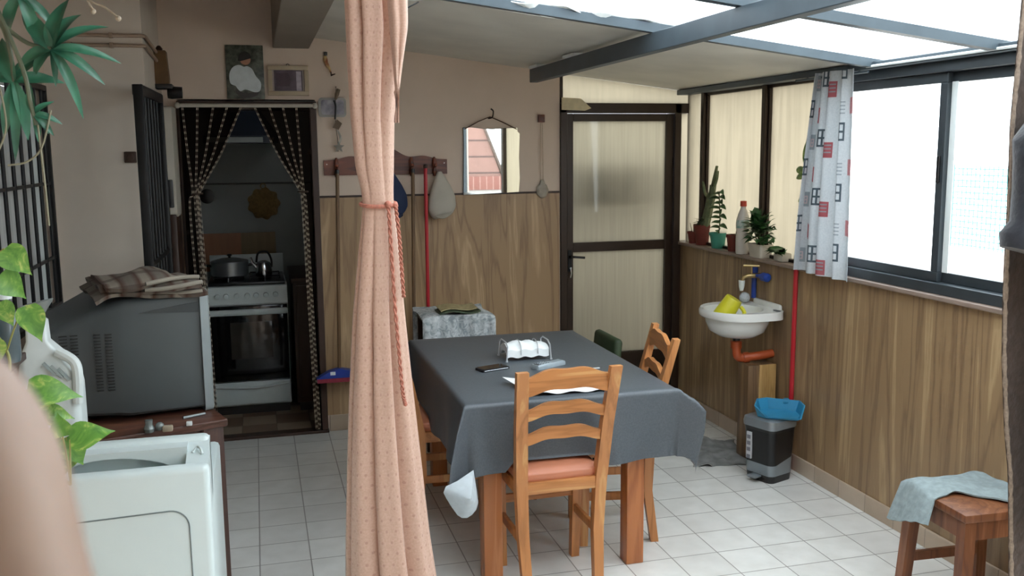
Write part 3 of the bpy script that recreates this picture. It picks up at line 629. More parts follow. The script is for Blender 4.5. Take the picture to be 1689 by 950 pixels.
bm = B(); sheet(bm, 28, 16, capf(1.075, 5.63), .0, wrap=True); bmesh.ops.holes_fill(bm, edges=[e for e in bm.edges if e.is_boundary]); obj('crown', bm, M('pale cap cloth', 'b3ada1', .85, var=.1, sc=9, bmp=.2), t, 60)
bm = B(); sheet(bm, 10, 6, lambda u, v: V3((1.035+.10*u, 5.592-.012*math.sin(math.pi*u)-.012*v, 1.31-.025*v*math.sin(math.pi*(.1+.8*u))+.02*u)), .006); obj('brim', bm, M('pale cap cloth', 'a39d90', .85, var=.1), t, 60)
t = thing('cap', 'dark blue cap on the coat rack, mostly behind the peach curtain', 'cap', (.81, 5.62, 1.33))
bm = B(); sheet(bm, 28, 16, capf(.785, 5.63, .95), 0, wrap=True); bmesh.ops.holes_fill(bm, edges=[e for e in bm.edges if e.is_boundary]); obj('crown', bm, M('navy cap cloth', '1c2a4a', .8, var=.1, bmp=.2), t, 60)
bm = B(); sheet(bm, 10, 6, lambda u, v: V3((.75+.09*u, 5.592-.012*math.sin(math.pi*u)-.012*v, 1.325-.025*v*math.sin(math.pi*(.1+.8*u)))), .006); obj('brim', bm, M('navy cap cloth', '18233f', .8), t, 60)

# mirror on a cord
t = thing('mirror', 'frameless mirror with chipped corners hanging on a cord by the back door', 'mirror', (1.41, 5.69, 1.43))
m_mir, nt, p = nmat('mirror silver'); p.inputs['Metallic'].default_value = 1; p.inputs['Roughness'].default_value = .015; p.inputs['Base Color'].default_value = (.9, .92, .9, 1)
edge = [(1.232, 1.428), (1.585, 1.440), (1.592, 1.52), (1.588, 1.66), (1.594, 1.80), (1.580, 1.812), (1.578, 1.835), (1.50, 1.832), (1.42, 1.826), (1.36, 1.829), (1.29, 1.838), (1.238, 1.836), (1.24, 1.74), (1.236, 1.60)]
bm = B(); prism(bm, edge, 'Y', 5.683, 5.687); obj('glass', bm, m_mir, t, 0)
bm = B(); prism(bm, [(1.41+(x-1.41)*1.008, 1.632+(z-1.632)*1.008) for x, z in edge], 'Y', 5.6875, 5.70); obj('backing', bm, m_brownd, t, 0)
bm = B(); tube(bm, [(1.245, 5.685, 1.828), (1.33, 5.684, 1.873), (1.405, 5.682, 1.902), (1.48, 5.684, 1.872), (1.575, 5.685, 1.826)], .0035, 6); obj('cord', bm, M('brown cord', '5c4433', .8), t)
bm = B(); tube(bm, smoothpts([(1.40, 5.70, 1.893), (1.40, 5.675, 1.893), (1.418, 5.672, 1.90), (1.424, 5.674, 1.935), (1.41, 5.68, 1.95)], 4), .005, 6); obj('hook', bm, m_brownd, t)
t = thing('shell_pendant', 'pale shell pendant on a cord below a brown wooden block', 'ornament', (1.735, 5.69, 1.4))
bm = B(); box(bm, (1.714, 5.684, 1.868), (1.758, 5.70, 1.916), .003); obj('block', bm, m_rack, t)
bm = B(); tube(bm, [(1.730, 5.688, 1.87), (1.728, 5.688, 1.50)], .0018, 5); tube(bm, [(1.742, 5.688, 1.87), (1.748, 5.688, 1.50)], .0018, 5); obj('cord', bm, M('pale cord', 'b7a48d', .8), t)
bm = B(); rs = []
for y, sc_ in ((5.672, .3), (5.669, .6), (5.674, .9), (5.682, 1), (5.688, .9)):
    rs.append([V3((1.738+.040*sc_*(1+.06*math.cos(7*a))*math.cos(a), y, 1.445+sc_*(.048*math.sin(a)+(.02 if math.sin(a) > .9 else 0)))) for a in [2*math.pi*q/40 for q in range(40)]])
rings(bm, rs); obj('shell', bm, M('pale shell', 'a49a8b', .5, var=.2, sc=25), t)
# ------------------------------------------------------------------ dining table
TX0, TX1, TY0, TY1, TZ = .735, 1.585, 3.385, 4.665, .742
m_tleg = wood('honey table wood', '9c5c33', 'b26f40', 'c4855a', 'Z', 5, .35)
t = thing('dining_table', 'honey wood dining table under the charcoal tablecloth', 'table', ((TX0+TX1)/2, (TY0+TY1)/2, 0))
bm = B(); box(bm, (TX0, TY0, .712), (TX1, TY1, TZ), .006); obj('tabletop', bm, m_tleg, t)
bm = B()
for a, b in (((.82, 3.46), (1.46, 3.485)), ((.82, 4.565), (1.46, 4.59)), ((.815, 3.47), (.84, 4.58)), ((1.44, 3.47), (1.465, 4.58))): box(bm, (a[0], a[1], .62), (b[0], b[1], .712))
obj('apron', bm, m_tleg, t)
for x, y in ((.803, 3.425), (1.404, 3.425), (.803, 4.55), (1.404, 4.55)):
    bm = B(); box(bm, (x, y, 0), (x+.076, y+.076, .712), .005); obj('leg', bm, m_tleg, t)
# tablecloth
m_cloth, nt, p = nmat('charcoal tablecloth')
g = nt.nodes.new('ShaderNodeNewGeometry'); mx = nt.nodes.new('ShaderNodeMixRGB')
f = nz(nt, coords(nt), 160, 2); c1 = ramp(nt, f, [(.3, hexc('4a5056')[:3]), (.7, hexc('545a60')[:3])]); c2 = ramp(nt, nz(nt, coords(nt), 30, 3), [(.3, hexc('b4bfc6')[:3]), (.7, hexc('cbd4d9')[:3])])
lk(nt, g.outputs['Backfacing'], mx.inputs[0]); lk(nt, c1, mx.inputs[1]); lk(nt, c2, mx.inputs[2]); lk(nt, mx.outputs[0], p.inputs['Base Color'])
p.inputs['Roughness'].default_value = .42; bump(nt, p, f, .05, .002)
OV = .288
def clothpt(s, q):
    """s, q = position on the flat cloth measured from the near left table corner"""
    W, L = TX1-TX0, TY1-TY0; zt = TZ+.006; R = .018
    ox = -s if s < 0 else (s-W if s > W else 0); oy = -q if q < 0 else (q-L if q > L else 0)
    sx = -1 if s < 0 else 1; sy = -1 if q < 0 else 1
    x = min(max(s, 0), W)+TX0; y = min(max(q, 0), L)+TY0
    def drop(d):   # rounded bend over the table edge: (outward, down)
        a = d/R
        if a < math.pi/2: return R*math.sin(a), R*(1-math.cos(a))
        e = d-R*math.pi/2
        return R+e*.05, R+e
    if ox == 0 and oy == 0: return V3((x, y, zt))
    if ox and oy:
        r = math.hypot(ox, oy); ph = math.atan2(oy, ox); o, dn = drop(r)
        near = sy < 0
        k = math.sin(2*ph)**1.3; r = r if (sx > 0 or not near or r < .31) else .31+(r-.31)*.05; o, dn = drop(r); spread = k*lerp([(0, 0), (.03, .02), (.07, .075), (.12, .115), (.2, .105), (.3, .075), (.43, .05)] if (sx > 0 and near) else [(0, 0), (.03, .01), (.12, .045), (.25, .085), (.4, .10)], r)
        hx = math.cos(ph)**.6 if ph < math.pi/2 else 0; hy = math.sin(ph)**.6
        return V3((x+sx*(o*hx+spread*.72), y+sy*(o*hy+spread*.62), zt-dn+spread*.25+(max(0, r-.30)*.35*k if sx > 0 else 0)))
    d = ox or oy; o, dn = drop(d); along = (y if ox else x)
    wv = .022*(dn/.3)**1.5*(math.sin(along*9.5+1.1+sx)+.5*math.sin(along*21+sy))
    def rest(a, lo, hi, zz):   # the hem rests on a chair seat pushed under the table
        f = min(1, max(0, min(a-lo, hi-a)/.05)); return zz*f if f > 0 else 0
    zr = max(rest(along, .84, 1.31, .514) if (oy and sy < 0) else 0, rest(along, 3.52, 4.02, .514) if (ox and sx > 0) else 0, rest(along, 4.16, 4.66, .475) if (ox and sx > 0) else 0, rest(along, 3.99, 4.48, .514) if (ox and sx < 0) else 0)
    z = max(zt-dn, zr)
    if ox: return V3((x+sx*(o*(1 if sx < 0 else .72)+(max(wv, -.01) if zr == 0 else 0)), y, z))
    return V3((x, y+sy*(o+(max(wv, -.012) if zr < .4 else wv*.3)), z))
W, L = TX1-TX0, TY1-TY0
def ticks(Lh): 
    a = [-OV+OV*i/20 for i in range(20)]; a[-1:] = [-.022, -.015, -.008]
    return a+[Lh*i/24 for i in range(25)]+[Lh-v for v in reversed(a)]
tx, ty = ticks(W), ticks(L)
bm = B(); vs = [[bm.verts.new(clothpt(a, b)) for b in ty] for a in tx]
for i in range(len(tx)-1):
    for j in range(len(ty)-1): bm.faces.new((vs[i][j], vs[i+1][j], vs[i+1][j+1], vs[i][j+1]))
# round the four cloth corners
cut = []
for f_ in bm.faces:
    pass
cloth = obj('tablecloth', bm, m_cloth, None, 'keep')
setp(cloth, 'charcoal grey tablecloth hanging over the dining table', 'tablecloth')
m_under = M('pale cloth underside', 'c3cdd3', .7, var=.1, sc=40)
# turned-up near left corner showing its pale underside
fp = [(.621,.442,3.300),(.630,.464,3.300),(.674,.480,3.300),(.737,.512,3.312),(.748,.435,3.315),(.754,.382,3.316),(.746,.358,3.312),(.728,.342,3.305),(.708,.334,3.30),(.688,.337,3.298),(.672,.35,3.298),(.650,.385,3.299),(.632,.418,3.30)]
bm = B(); cf = V3((.712, 3.268, .425)); rs = [[V3((x, y, z)) for x, z, y in fp]]
for s_, b_ in ((.85, .006), (.55, .014), (.25, .018), (.02, .019)): rs.append([cf+(V3((x, y, z))-cf)*s_+V3((0, -b_, 0)) for x, z, y in fp])
vsr = rings(bm, rs, cap=False); bm.normal_update(); bmesh.ops.solidify(bm, geom=bm.faces[:], thickness=.002); fl = obj('turned_corner', bm, m_under, cloth, 60, label='pale underside of a turned-up corner')

# ------------------------------------------------------------------ chairs
m_pine2 = None
m_seat = M('salmon vinyl', 'c07a5c', .35, var=.08, sc=8)
def make_chair(label):
    """ladder-back chair; local +y is the way it faces; rear feet at y=0"""
    t = thing('dining_chair', label, 'chair', (0, 0, 0), 0, 'ladder back chairs round the table')
    def bar(bm, a, b, wx, wy, b2=None):
        a, b = V3(a), V3(b); wx2, wy2 = b2 or (wx, wy)
        rings(bm, [[a+V3((sx*wx/2, sy*wy/2, 0)) for sx, sy in ((-1, -1), (1, -1), (1, 1), (-1, 1))], [b+V3((sx*wx2/2, sy*wy2/2, 0)) for sx, sy in ((-1, -1), (1, -1), (1, 1), (-1, 1))]])
    for s in (-1, 1):
        bm = B(); pts = [(s*.143, -.0, 0), (s*.152, .035, .24), (s*.160, .03, .44), (s*.171, -.015, .68), (s*.182, -.075, .905)]
        rings(bm, [[V3(p)+V3((sx*wx/2, sy*wy/2, 0)) for sx, sy in ((-1, -1), (1, -1), (1, 1), (-1, 1))] for p, wx, wy in zip(pts, (.036, .042, .046, .046, .046), (.034, .038, .042, .034, .026))])
        obj('rear_leg', bm, m_pine, t, local=True)
    for s in (-1, 1):
        bm = B(); bar(bm, (s*.158, .315, 0), (s*.168, .31, .44), .034, .034, (.042, .042)); obj('front_leg', bm, m_pine, t, local=True)
    for z0, h, amp, hw, y in ((.812, .070, .022, .165, -.052), (.712, .040, .022, .160, -.028), (.612, .040, .020, .154, -.004)):
        bm = B(); n = 24; lo = []; hi = []
        for i in range(n+1):
            x = -hw+2*hw*i/n; q = x/hw
            wv = amp*(math.cos(q*math.pi*1.0)*.5+.5)-amp*.25*math.cos(q*math.pi*2)
            lo.append((x, z0+wv*.9)); hi.append((x, z0+h+wv*1.15))
        prism(bm, lo+list(reversed(hi)), 'Y', y-.010, y+.010); obj('back_slat', bm, m_pineX, t, local=True)
    bm = B()
    box(bm, (-.15, .012, .405), (.15, .040, .452), .003); box(bm, (-.155, .298, .395), (.155, .322, .445), .003)
    for s in (-1, 1): box(bm, (s*.163-.011, .03, .395), (s*.163+.011, .31, .445), .003)
    obj('seat_frame', bm, m_pineX, t, local=True)
    bm = B()
    def pad(u, v):
        a = 2*math.pi*u; c, s_ = math.cos(a), math.sin(a); e = .25
        px_ = math.copysign(abs(c)**e, c)*.170; py_ = math.copysign(abs(s_)**e, s_)*.155
        k = lerp([(0, .96), (.15, 1), (.35, .985), (.6, .8), (.85, .4), (1, .02)], v); z = lerp([(0, .445), (.15, .462), (.35, .482), (.6, .497), (.85, .505), (1, .507)], v)
        return V3((px_*k, .178+py_*k, z))
    sheet(bm, 40, 14, pad, 0, wrap=True); bmesh.ops.holes_fill(bm, edges=[e for e in bm.edges if e.is_boundary]); obj('seat_cushion', bm, m_seat, t, 60, local=True, label='salmon vinyl seat cushion')
    for s in (-1, 1):
        bm = B(); box(bm, (s*.157-.008, .03, .20), (s*.157+.008, .31, .235), .002); obj('stretcher', bm, m_pine, t, local=True)
    bm = B(); box(bm, (-.155, .302, .27), (.155, .318, .305), .002); obj('stretcher', bm, m_pineX, t, local=True)
    return t
ch = make_chair('ladder back chair at the near end of the table, its back to the viewer')
ch.location = (1.076, 3.262, 0); ch.rotation_euler = (0, 0, rad(1))
dup(ch, (.640, 4.23, 0), rad(-92), 'ladder back chair on the left side of the table, half hidden by the peach curtain')
dup(ch, (1.638, 3.765, 0), rad(80), 'ladder back chair on the right side of the table, nearest the white sink')
# green chair
t = thing('padded_chair', 'dark green padded chair at the far right of the table', 'chair', (1.58, 4.42, 0), rad(90))
m_green = M('dark green upholstery', '2c3a22', .6, var=.2, sc=30); m_leg = M('dark turned leg', '241b15', .4)
bm = B(); box(bm, (-.155, -.065, .50), (.155, -.018, .775), .022, Matrix.Rotation(rad(6), 4, 'X'), 3); obj('backrest', bm, m_green, t, local=True)
bm = B(); box(bm, (-.18, -.0, .40), (.18, .33, .46), .02, None, 3); obj('seat', bm, m_green, t, local=True)
for x, y in ((-.16, .02), (.16, .02), (-.16, .31), (.16, .31)):
    bm = B(); tube(bm, [(x*1.12, y+(y-.16)*.12, 0), (x, y, .405)], [.011, .019], 10); obj('leg', bm, m_leg, t, local=True)
for x in (-.10, .10):
    bm = B(); tube(bm, smoothpts([(x, .06, .40), (x, -.02, .42), (x, -.055, .50), (x, -.085, .60)]), .010, 8); obj('back_support', bm, m_leg, t, local=True)

# ------------------------------------------------------------------ things on the table
ZT = TZ+.0065
t = thing('napkin_holder', 'wire napkin holder filled with white paper napkins on the table', 'napkin holder', (1.17, 4.10, ZT))
m_wire = M('chromed wire', 'd0d4d8', .3, .5)
cx, cy = 1.165, 4.10; A = lambda a, b, z: V3((cx+a, cy+b, ZT+z))
bm = B()
for s in (-1, 1):
    tube(bm, [A(s*.105, -.075, 0.004), A(s*.10, -.072, .07), A(s*.10, -.04, .085), A(s*.10, .04, .085), A(s*.10, .072, .07), A(s*.105, .075, .004)], .0035, 6)
    for b in (-.075, .075): tube(bm, [A(s*.105, b, .0), A(s*.105, b, .006)], .006, 8)
for b in (-.045, .045): tube(bm, [A(-.10, b, .03), A(.10, b, .03)], .0028, 6)
obj('frame', bm, m_wire, t)
for a in (-.035, .045):
    bm = B(); tube(bm, smoothpts([A(a, -.07, .03), A(a, -.062, .068), A(a+.005, 0, .083), A(a+.01, .06, .07), A(a+.01, .07, .035)], 4), .0022, 6); obj('hoop', bm, m_wire, t)
bm = B()
sheet(bm, 16, 10, lambda u, v: A(-.098+.196*u, -.066+.132*v, .062+.018*math.sin(math.pi*u*.9+.4)*math.sin(math.pi*v)+.004*math.sin(u*19+v*4)-.012*(abs(v-.5)*2)**3), 0)
g = bmesh.ops.extrude_face_region(bm, geom=bm.faces[:]); 
for v in [e for e in g['geom'] if isinstance(e, bmesh.types.BMVert)]: v.co.z -= .034
obj('napkins', bm, M('white paper napkin', 'e9edee', .8, var=.05, sc=30), t, 40, label='white paper napkins')
def slab(name, label, cat, c, L_, W_, H_, ang, mat, r, bulge=0):
    t = thing(name, label, cat, c, ang)
    bm = B(); prism(bm, rrect(-L_/2, -W_/2, L_/2, W_/2, r), 'Z', 0, H_*.55)
    prism(bm, rrect(-L_/2+.001, -W_/2+.001, L_/2-.001, W_/2-.001, r), 'Z', H_*.5, H_)
    obj('body', bm, mat, t, local=True); return t
t = slab('mobile_phone', 'black mobile phone lying on the grey tablecloth', 'phone', (.965, 3.915, ZT), .142, .070, .011, rad(18), M('black phone case', '17171a', .3), .010)
bm = B(); prism(bm, rrect(-.062, -.031, .062, .031, .004), 'Z', .0105, .0116); obj('screen', bm, M('black phone glass', '0b0b0d', .08), t, local=True)
bm = B(); tube(bm, [(-.06, -.0345, .0045), (.06, -.0345, .0045)], .0012, 6); obj('side_trim', bm, m_chrome, t, local=True)
t = thing('remote_control', 'silver grey remote control on the tablecloth, right of the phone', 'remote', (1.215, 3.885, ZT), rad(24))
bm = B(); rings(bm, [[V3((x, a*w_, z)) for a, z in ((-1, 0), (1, 0), (1.0, h*.6), (.85, h), (-.85, h), (-1.0, h*.6))] for x, w_, h in ((-.085, .020, .012), (-.08, .025, .02), (-.03, .025, .023), (.02, .021, .02), (.07, .020, .022), (.085, .016, .016))]); obj('body', bm, M('silver grey plastic', '9aa6ad', .35, .2), t, local=True)
for i in range(4):
    for j in range(3):
        bm = B(); ball(bm, (-.06+i*.016, -.013+j*.013, .0225), .0042, 8, (1, 1, .5)); obj('button', bm, M('grey buttons', '6d767c', .4), t, local=True)
bm = B(); prism(bm, rrect(-.075, -.017, -.068, .017, .002), 'Z', .0195, .0222); obj('window', bm, m_dark, t, local=True)
t = thing('paper_sheet', 'crumpled white paper sheet at the near edge of the table', 'paper', (1.14, 3.54, ZT))
def paper(u, v):
    a = V3((.945, 3.665, 0)).lerp(V3((1.335, 3.52, 0)), u); b = V3((.99, 3.415, 0)).lerp(V3((1.325, 3.405, 0)), u)
    p = a.lerp(b, v); p.z = ZT+.003+.010*abs(math.sin(u*5+1))*(1-v)**1.0+.008*math.sin(u*9)**2*v+(.012*(1-u)**6); return p
bm = B(); sheet(bm, 24, 10, paper, .0012); obj('page', bm, M('white paper', 'e4e6e6', .8, var=.05), t, 60)
bm = B(); box(bm, (1.38, 3.79, ZT), (1.42, 3.80, ZT+.002), 0, None); one('paper_scrap', bm, m_white, 'tiny white scrap on the tablecloth near the right edge', 'scrap')

# covered trolley behind the table
t = thing('storage_trolley', 'low trolley draped with a mottled grey white cloth behind the table', 'trolley', (1.06, 5.25, 0))
bm = B()
for x in (.89, 1.23):
    for y in (5.12, 5.36): box(bm, (x-.014, y-.014, 0), (x+.014, y+.014, .76))
box(bm, (.876, 5.106, .74), (1.244, 5.374, .765), .004); box(bm, (.876, 5.106, .2), (1.244, 5.374, .22), .004); obj('frame', bm, m_brownd, t)
def drape(u, v):
    x = .855+.415*u; wv = .008*math.sin(u*21)+.006*math.sin(u*47)
    s = v*1.0
    if s < .35: return V3((x, 5.07-.012*math.sin(u*9)-wv, .45+(.79-.45)*(s/.35)-.012*(2*u-1)**2))
    if s < .65: q = (s-.35)/.3; return V3((x, 5.07+.34*q, .79+.012*math.sin(u*8+q*3)*math.sin(q*3.1)-.018*(abs(2*u-1))**6))
    q = (s-.65)/.35; return V3((x, 5.41+wv, .79-.3*q))
m_mott, nt, p = nmat('mottled grey cloth')
lk(nt, ramp(nt, nz(nt, coords(nt), 26, 3, .6, 1.5), [(.38, hexc('8f989c')[:3]), (.5, hexc('b8bec0')[:3]), (.62, hexc('cdd1d2')[:3])]), p.inputs['Base Color']); p.inputs['Roughness'].default_value = .85
bm = B(); sheet(bm, 40, 40, drape, .003); obj('cloth', bm, m_mott, t, 60, label='mottled grey white cloth')
t = thing('magazine', 'dark green leaflet on the draped trolley behind the table', 'magazine', (1.08, 5.2, .80))
bm = B(); sheet(bm, 14, 5, lambda u, v: V3((.955+.235*u, 5.085+.16*v, .800+.010*math.sin(u*6)+.012*u)), .008); obj('cover', bm, M('green printed cover', '44543a', .5, var=.5, sc=30), t, 50)
bm = B(); sheet(bm, 14, 4, lambda u, v: V3((.965+.21*u, 5.10+.15*v, .812+.008*math.sin(u*6)+.012*u+.006*v)), .004); obj('pages', bm, M('yellowed pages', 'b4a67c', .7, var=.3, sc=50), t, 50)

# ------------------------------------------------------------------ right wall: basin, tap, waste pipe
m_cer = M('white ceramic', 'e3e4e0', .15, var=.02)
t = thing('wash_basin', 'small white ceramic basin fixed to the laminate wall', 'basin', (2.52, 4.53, .68))
def plan(k, inset=0):
    """half-oval outline from the wall outwards; k scales the bowl"""
    pts = []
    for i in range(41):
        a = math.pi*i/40
        x = 2.70-(.40-inset)*math.sin(a)**.75*k; y = 4.555-(.225-inset)*math.copysign(abs(math.cos(a))**.8, math.cos(a))*k
        pts.append((x, y))
    return pts
bm = B()
o_t = [V3((x, y, .838)) for x, y in plan(1)]; o_b = [V3((x, y, .795)) for x, y in plan(.985)]
def bowlring(k, z, cx_=2.495, cy_=4.565, n=41):
    return [V3((cx_-.185*k*math.sin(math.pi*i/40*2-math.pi/2), 0, 0)) for i in range(n)]
def ell(rx, ry, z, n=48, cx_=2.50, cy_=4.555): return [V3((cx_-rx*math.sin(2*math.pi*i/n), cy_-ry*math.cos(2*math.pi*i/n), z)) for i in range(n)]
def wallclip(ps): return [V3((min(q.x, 2.698), q.y, q.z)) for q in ps]
def dshape(rx, z, n=48, ry=.215):
    ps = []
    for i in range(n):
        a = 2*math.pi*i/n; x = 2.50-rx*math.sin(a); y = 4.555-ry*math.cos(a)
        if math.sin(a) < 0: x = 2.50+.198*abs(math.sin(a))**.35; y = 4.555-ry*math.copysign(abs(math.cos(a))**.5, math.cos(a))
        ps.append(V3((x, y, z)))
    return ps
rings(bm, [ell(.03, .03, .682), ell(.10, .11, .688), ell(.145, .155, .715), ell(.165, .178, .76), ell(.172, .187, .79), dshape(.195, .795), dshape(.202, .805), dshape(.202, .828), dshape(.192, .838), ell(.160, .162, .834, cx_=2.475), ell(.150, .152, .815, cx_=2.475), ell(.13, .13, .75, cx_=2.475), ell(.07, .08, .712, cx_=2.475), ell(.012, .012, .708, cx_=2.475)])
obj('bowl', bm, m_cer, t, 50)
bm = B(); prism(bm, rrect(2.64, 4.375, 2.665, 4.43, .012), 'Z', .8375, .8395); obj('tap_hole', bm, m_dark, t, label='dark tap hole')
bm = B(); box(bm, (2.675, 4.42, .80), (2.699, 4.70, .865), .012); obj('upstand', bm, m_cer, t)
bm = B(); tube(bm, [(2.50, 4.555, .69), (2.50, 4.555, .655)], .02, 14); obj('drain', bm, m_dark, t, label='dark drain')
t = thing('waste_pipe', 'orange plastic waste pipe below the white basin', 'pipe', (2.56, 4.54, .55))
m_or = M('orange pipe', 'b4532c', .4, var=.1)
bm = B(); tube(bm, smoothpts([(2.50, 4.555, .655), (2.50, 4.55, .60), (2.505, 4.545, .572), (2.53, 4.54, .562), (2.62, 4.52, .572), (2.70, 4.515, .58)], 5), .024, 14); obj('pipe', bm, m_or, t)
bm = B(); tube(bm, [(2.50, 4.555, .652), (2.50, 4.555, .615)], .031, 14); tube(bm, [(2.535, 4.539, .561), (2.565, 4.533, .564)], .030, 14); obj('collar', bm, m_or, t)
t = thing('wooden_post', 'squared wooden box post standing under the orange pipe', 'post', (2.60, 4.49, 0))
bm = B(); box(bm, (2.52, 4.45, 0), (2.68, 4.56, .535), .003); obj('post', bm, wood('dark laminate', '5c4530', '6f553b', '836848', 'Z', 6, .45), t)
bm = B(); box(bm, (2.585, 4.443, 0), (2.685, 4.4505, .537), .002); obj('front_board', bm, wood('light laminate', '9b7846', 'b28f5b', 'c2a16d', 'Z', 6, .45), t, label='lighter front board')
t = thing('tap', 'brass wall tap with a blue hose end above the basin', 'tap', (2.68, 4.70, .90))
m_brass = M('worn brass', 'b29b6e', .3, .9); m_blue = M('blue plastic', '2447a0', .4)
bm = B(); tube(bm, [(2.70, 4.655, .995), (2.665, 4.655, .995), (2.625, 4.665, .995), (2.60, 4.675, .985), (2.592, 4.678, .955)], [.013, .014, .013, .011, .011], 12); obj('body', bm, m_brass, t)
bm = B(); tube(bm, [(2.64, 4.66, 1.0), (2.64, 4.66, 1.05)], .007, 8); tube(bm, [(2.605, 4.685, 1.05), (2.675, 4.635, 1.05)], .007, 8); obj('handle', bm, m_brass, t)
bm = B(); tube(bm, [(2.592, 4.678, .968), (2.592, 4.678, .938), (2.592, 4.678, .91)], [.018, .016, .010], 12); obj('nozzle', bm, m_white, t, label='white nozzle')
bm = B(); tube(bm, [(2.665, 4.60, .998), (2.665, 4.575, .998), (2.665, 4.53, .998), (2.665, 4.515, .998)], [.014, .024, .024, .012], 14); tube(bm, [(2.665, 4.655, .995), (2.665, 4.60, .998)], .009, 10); obj('side_connector', bm, m_blue, t, label='blue hose connector')
t = thing('blue_pipe', 'blue water pipe running down the wall behind the tap', 'pipe', (2.68, 4.70, .85))
bm = B(); tube(bm, [(2.684, 4.705, .862), (2.684, 4.705, 1.02)], .014, 12); obj('pipe', bm, m_blue, t)
bm = B(); tube(bm, [(2.684, 4.705, 1.0), (2.684, 4.705, 1.045)], .021, 12); obj('elbow', bm, m_blue, t)
t = thing('scourer', 'round white scourer at the back of the basin', 'scourer', (2.62, 4.70, .84))
bm = B(); ball(bm, (2.625, 4.70, .868), .030, 20); 
for v in bm.verts: v.co += .0025*(noise.noise(v.co*90))*V3((1, 1, 1))
obj('pad', bm, M('white scourer', 'c6cbd0', .9, var=.2, sc=120, bmp=.4), t)
t = thing('pitcher', 'yellow plastic pitcher lying tilted in the basin', 'pitcher', (2.50, 4.55, .80))
_z = V3((-.42, .24, -.78)).normalized(); _y = V3((.80, -.55, -.2)); _y = (_y-_z*_y.dot(_z)).normalized(); _x = _y.cross(_z)
MP = Matrix(((_x.x, _y.x, _z.x, 2.478), (_x.y, _y.y, _z.y, 4.545), (_x.z, _y.z, _z.z, .892), (0, 0, 0, 1)))
m_yel = M('yellow plastic', 'd9d333', .35, var=.08)
bm = B(); lathe(bm, [(.0, 0), (.044, 0), (.048, .01), (.056, .14), (.058, .142), (.052, .14), (.045, .012), (0, .008)], (0, 0, 0), 24, None); bm.transform(MP); obj('body', bm, m_yel, t)
bm = B(); tube(bm, smoothpts([MP @ V3(q) for q in ((0, .05, .02), (0, .085, .035), (0, .098, .075), (0, .085, .12), (0, .056, .135))], 5), .009, 10, flat=1.2); obj('handle', bm, m_yel, t)
t = stick('pole', 'red pole standing against the right wall between curtain and pedal bin', 'pole', (2.672, 4.262, 1.13), (2.672, 4.27, .004), m_red, .0125)

# pedal bin
BM = Matrix.Translation((2.462, 4.09, 0)) @ Matrix.Rotation(rad(20), 4, 'Z') @ Matrix.Diagonal((1.16, 1.06, 1.10, 1))
t = thing('pedal_bin', 'small black and silver pedal bin by the right wall', 'bin', (2.50, 4.18, 0))
m_sil = M('silver plastic', '8f979c', .3, .5, var=.06)
def tap_box(bm, z0, z1, s0, s1, r=.03, cxo=.07, cyo=.08):
    a = rrect(-.078, -.088, .078, .088, r)
    rings(bm, [[BM @ V3((cxo+x*s0, cyo+y*s0, z0)) for x, y in a], [BM @ V3((cxo+x*s1, cyo+y*s1, z1)) for x, y in a]])
bm = B(); tap_box(bm, .03, .245, .93, 1.06); obj('body', bm, m_dark, t)
bm = B(); tap_box(bm, 0, .034, .92, .95); obj('base', bm, m_dark, t)
bm = B()
sheet(bm, 60, 6, lambda u, v: (lambda p: BM @ V3(p))((lambda a, k: (.07+a[0]*k, .08+a[1]*k, .034+v*(.052+.05*max(0, a[0]/.078)*max(0, .3-a[1]/.088*.5))))(rrect(-.078, -.088, .078, .088, .03, 14)[int(u*60) % 60], .955+.03*v)), 0)
obj('band', bm, m_sil, t, 40, label='silver lower band')
bm = B(); tap_box(bm, .243, .262, 1.07, 1.12); obj('rim', bm, m_dark, t)
a_ = rrect(-.078, -.088, .078, .088, .03)
bm = B(); rings(bm, [[BM @ V3((.07+x*s, .08+y*s, z)) for x, y in a_] for s, z in ((1.13, .258), (1.15, .275), (1.10, .296), (.9, .304), (.3, .308), (.01, .308))]); obj('lid', bm, m_sil, t, label='silver lid')
bm = B(); box(bm, (-.0165, .112, .100), (-.009, .142, .228), 0, BM); 
st = obj('sticker', bm, M('pale sticker', 'c3c4c8', .5), t)
bm = B()
for z in (.10, .135, .165, .195): box(bm, (-.0185, .117, z), (-.0155, .137, z+.018), 0, BM)
obj('print', bm, M('grey print', '777780', .5), st)
bm = B(); box(bm, (-.045, .055, .022), (.005, .11, .032), .004, BM); obj('pedal', bm, m_sil, t, label='silver pedal')
t = thing('dustpan', 'turquoise blue dustpan lying on the pedal bin', 'dustpan', (2.53, 4.17, .34))
m_tq = M('turquoise plastic', '2f86ad', .4, var=.08)
base = [(-.11, -.05), (-.05, -.085), (.11, -.075), (.125, .0), (.10, .075), (-.06, .09), (-.105, .06)]
DM = Matrix.Translation((2.535, 4.165, .340)) @ Matrix.Rotation(rad(-33), 4, 'Z') @ Matrix.Rotation(rad(3), 4, 'X')
bm = B(); rings(bm, [[DM @ V3((x*.9, y*.9, 0)) for x, y in base], [DM @ V3((x*1.06, y*1.06, .012 if i in (2, 1) else .06)) for i, (x, y) in enumerate(base)], [DM @ V3((x*1.0, y*1.0, .012 if i in (2, 1) else .06)) for i, (x, y) in enumerate(base)], [DM @ V3((x*.86, y*.86, .006)) for x, y in base]]); obj('pan', bm, m_tq, t, 30)
bm = B(); box(bm, (.02, .075, .035), (.05, .13, .055), .006, DM); obj('handle', bm, m_tq, t)
t = thing('floor_cloth', 'grey cleaning cloth spread on the floor below the basin', 'cloth', (2.40, 4.62, 0))
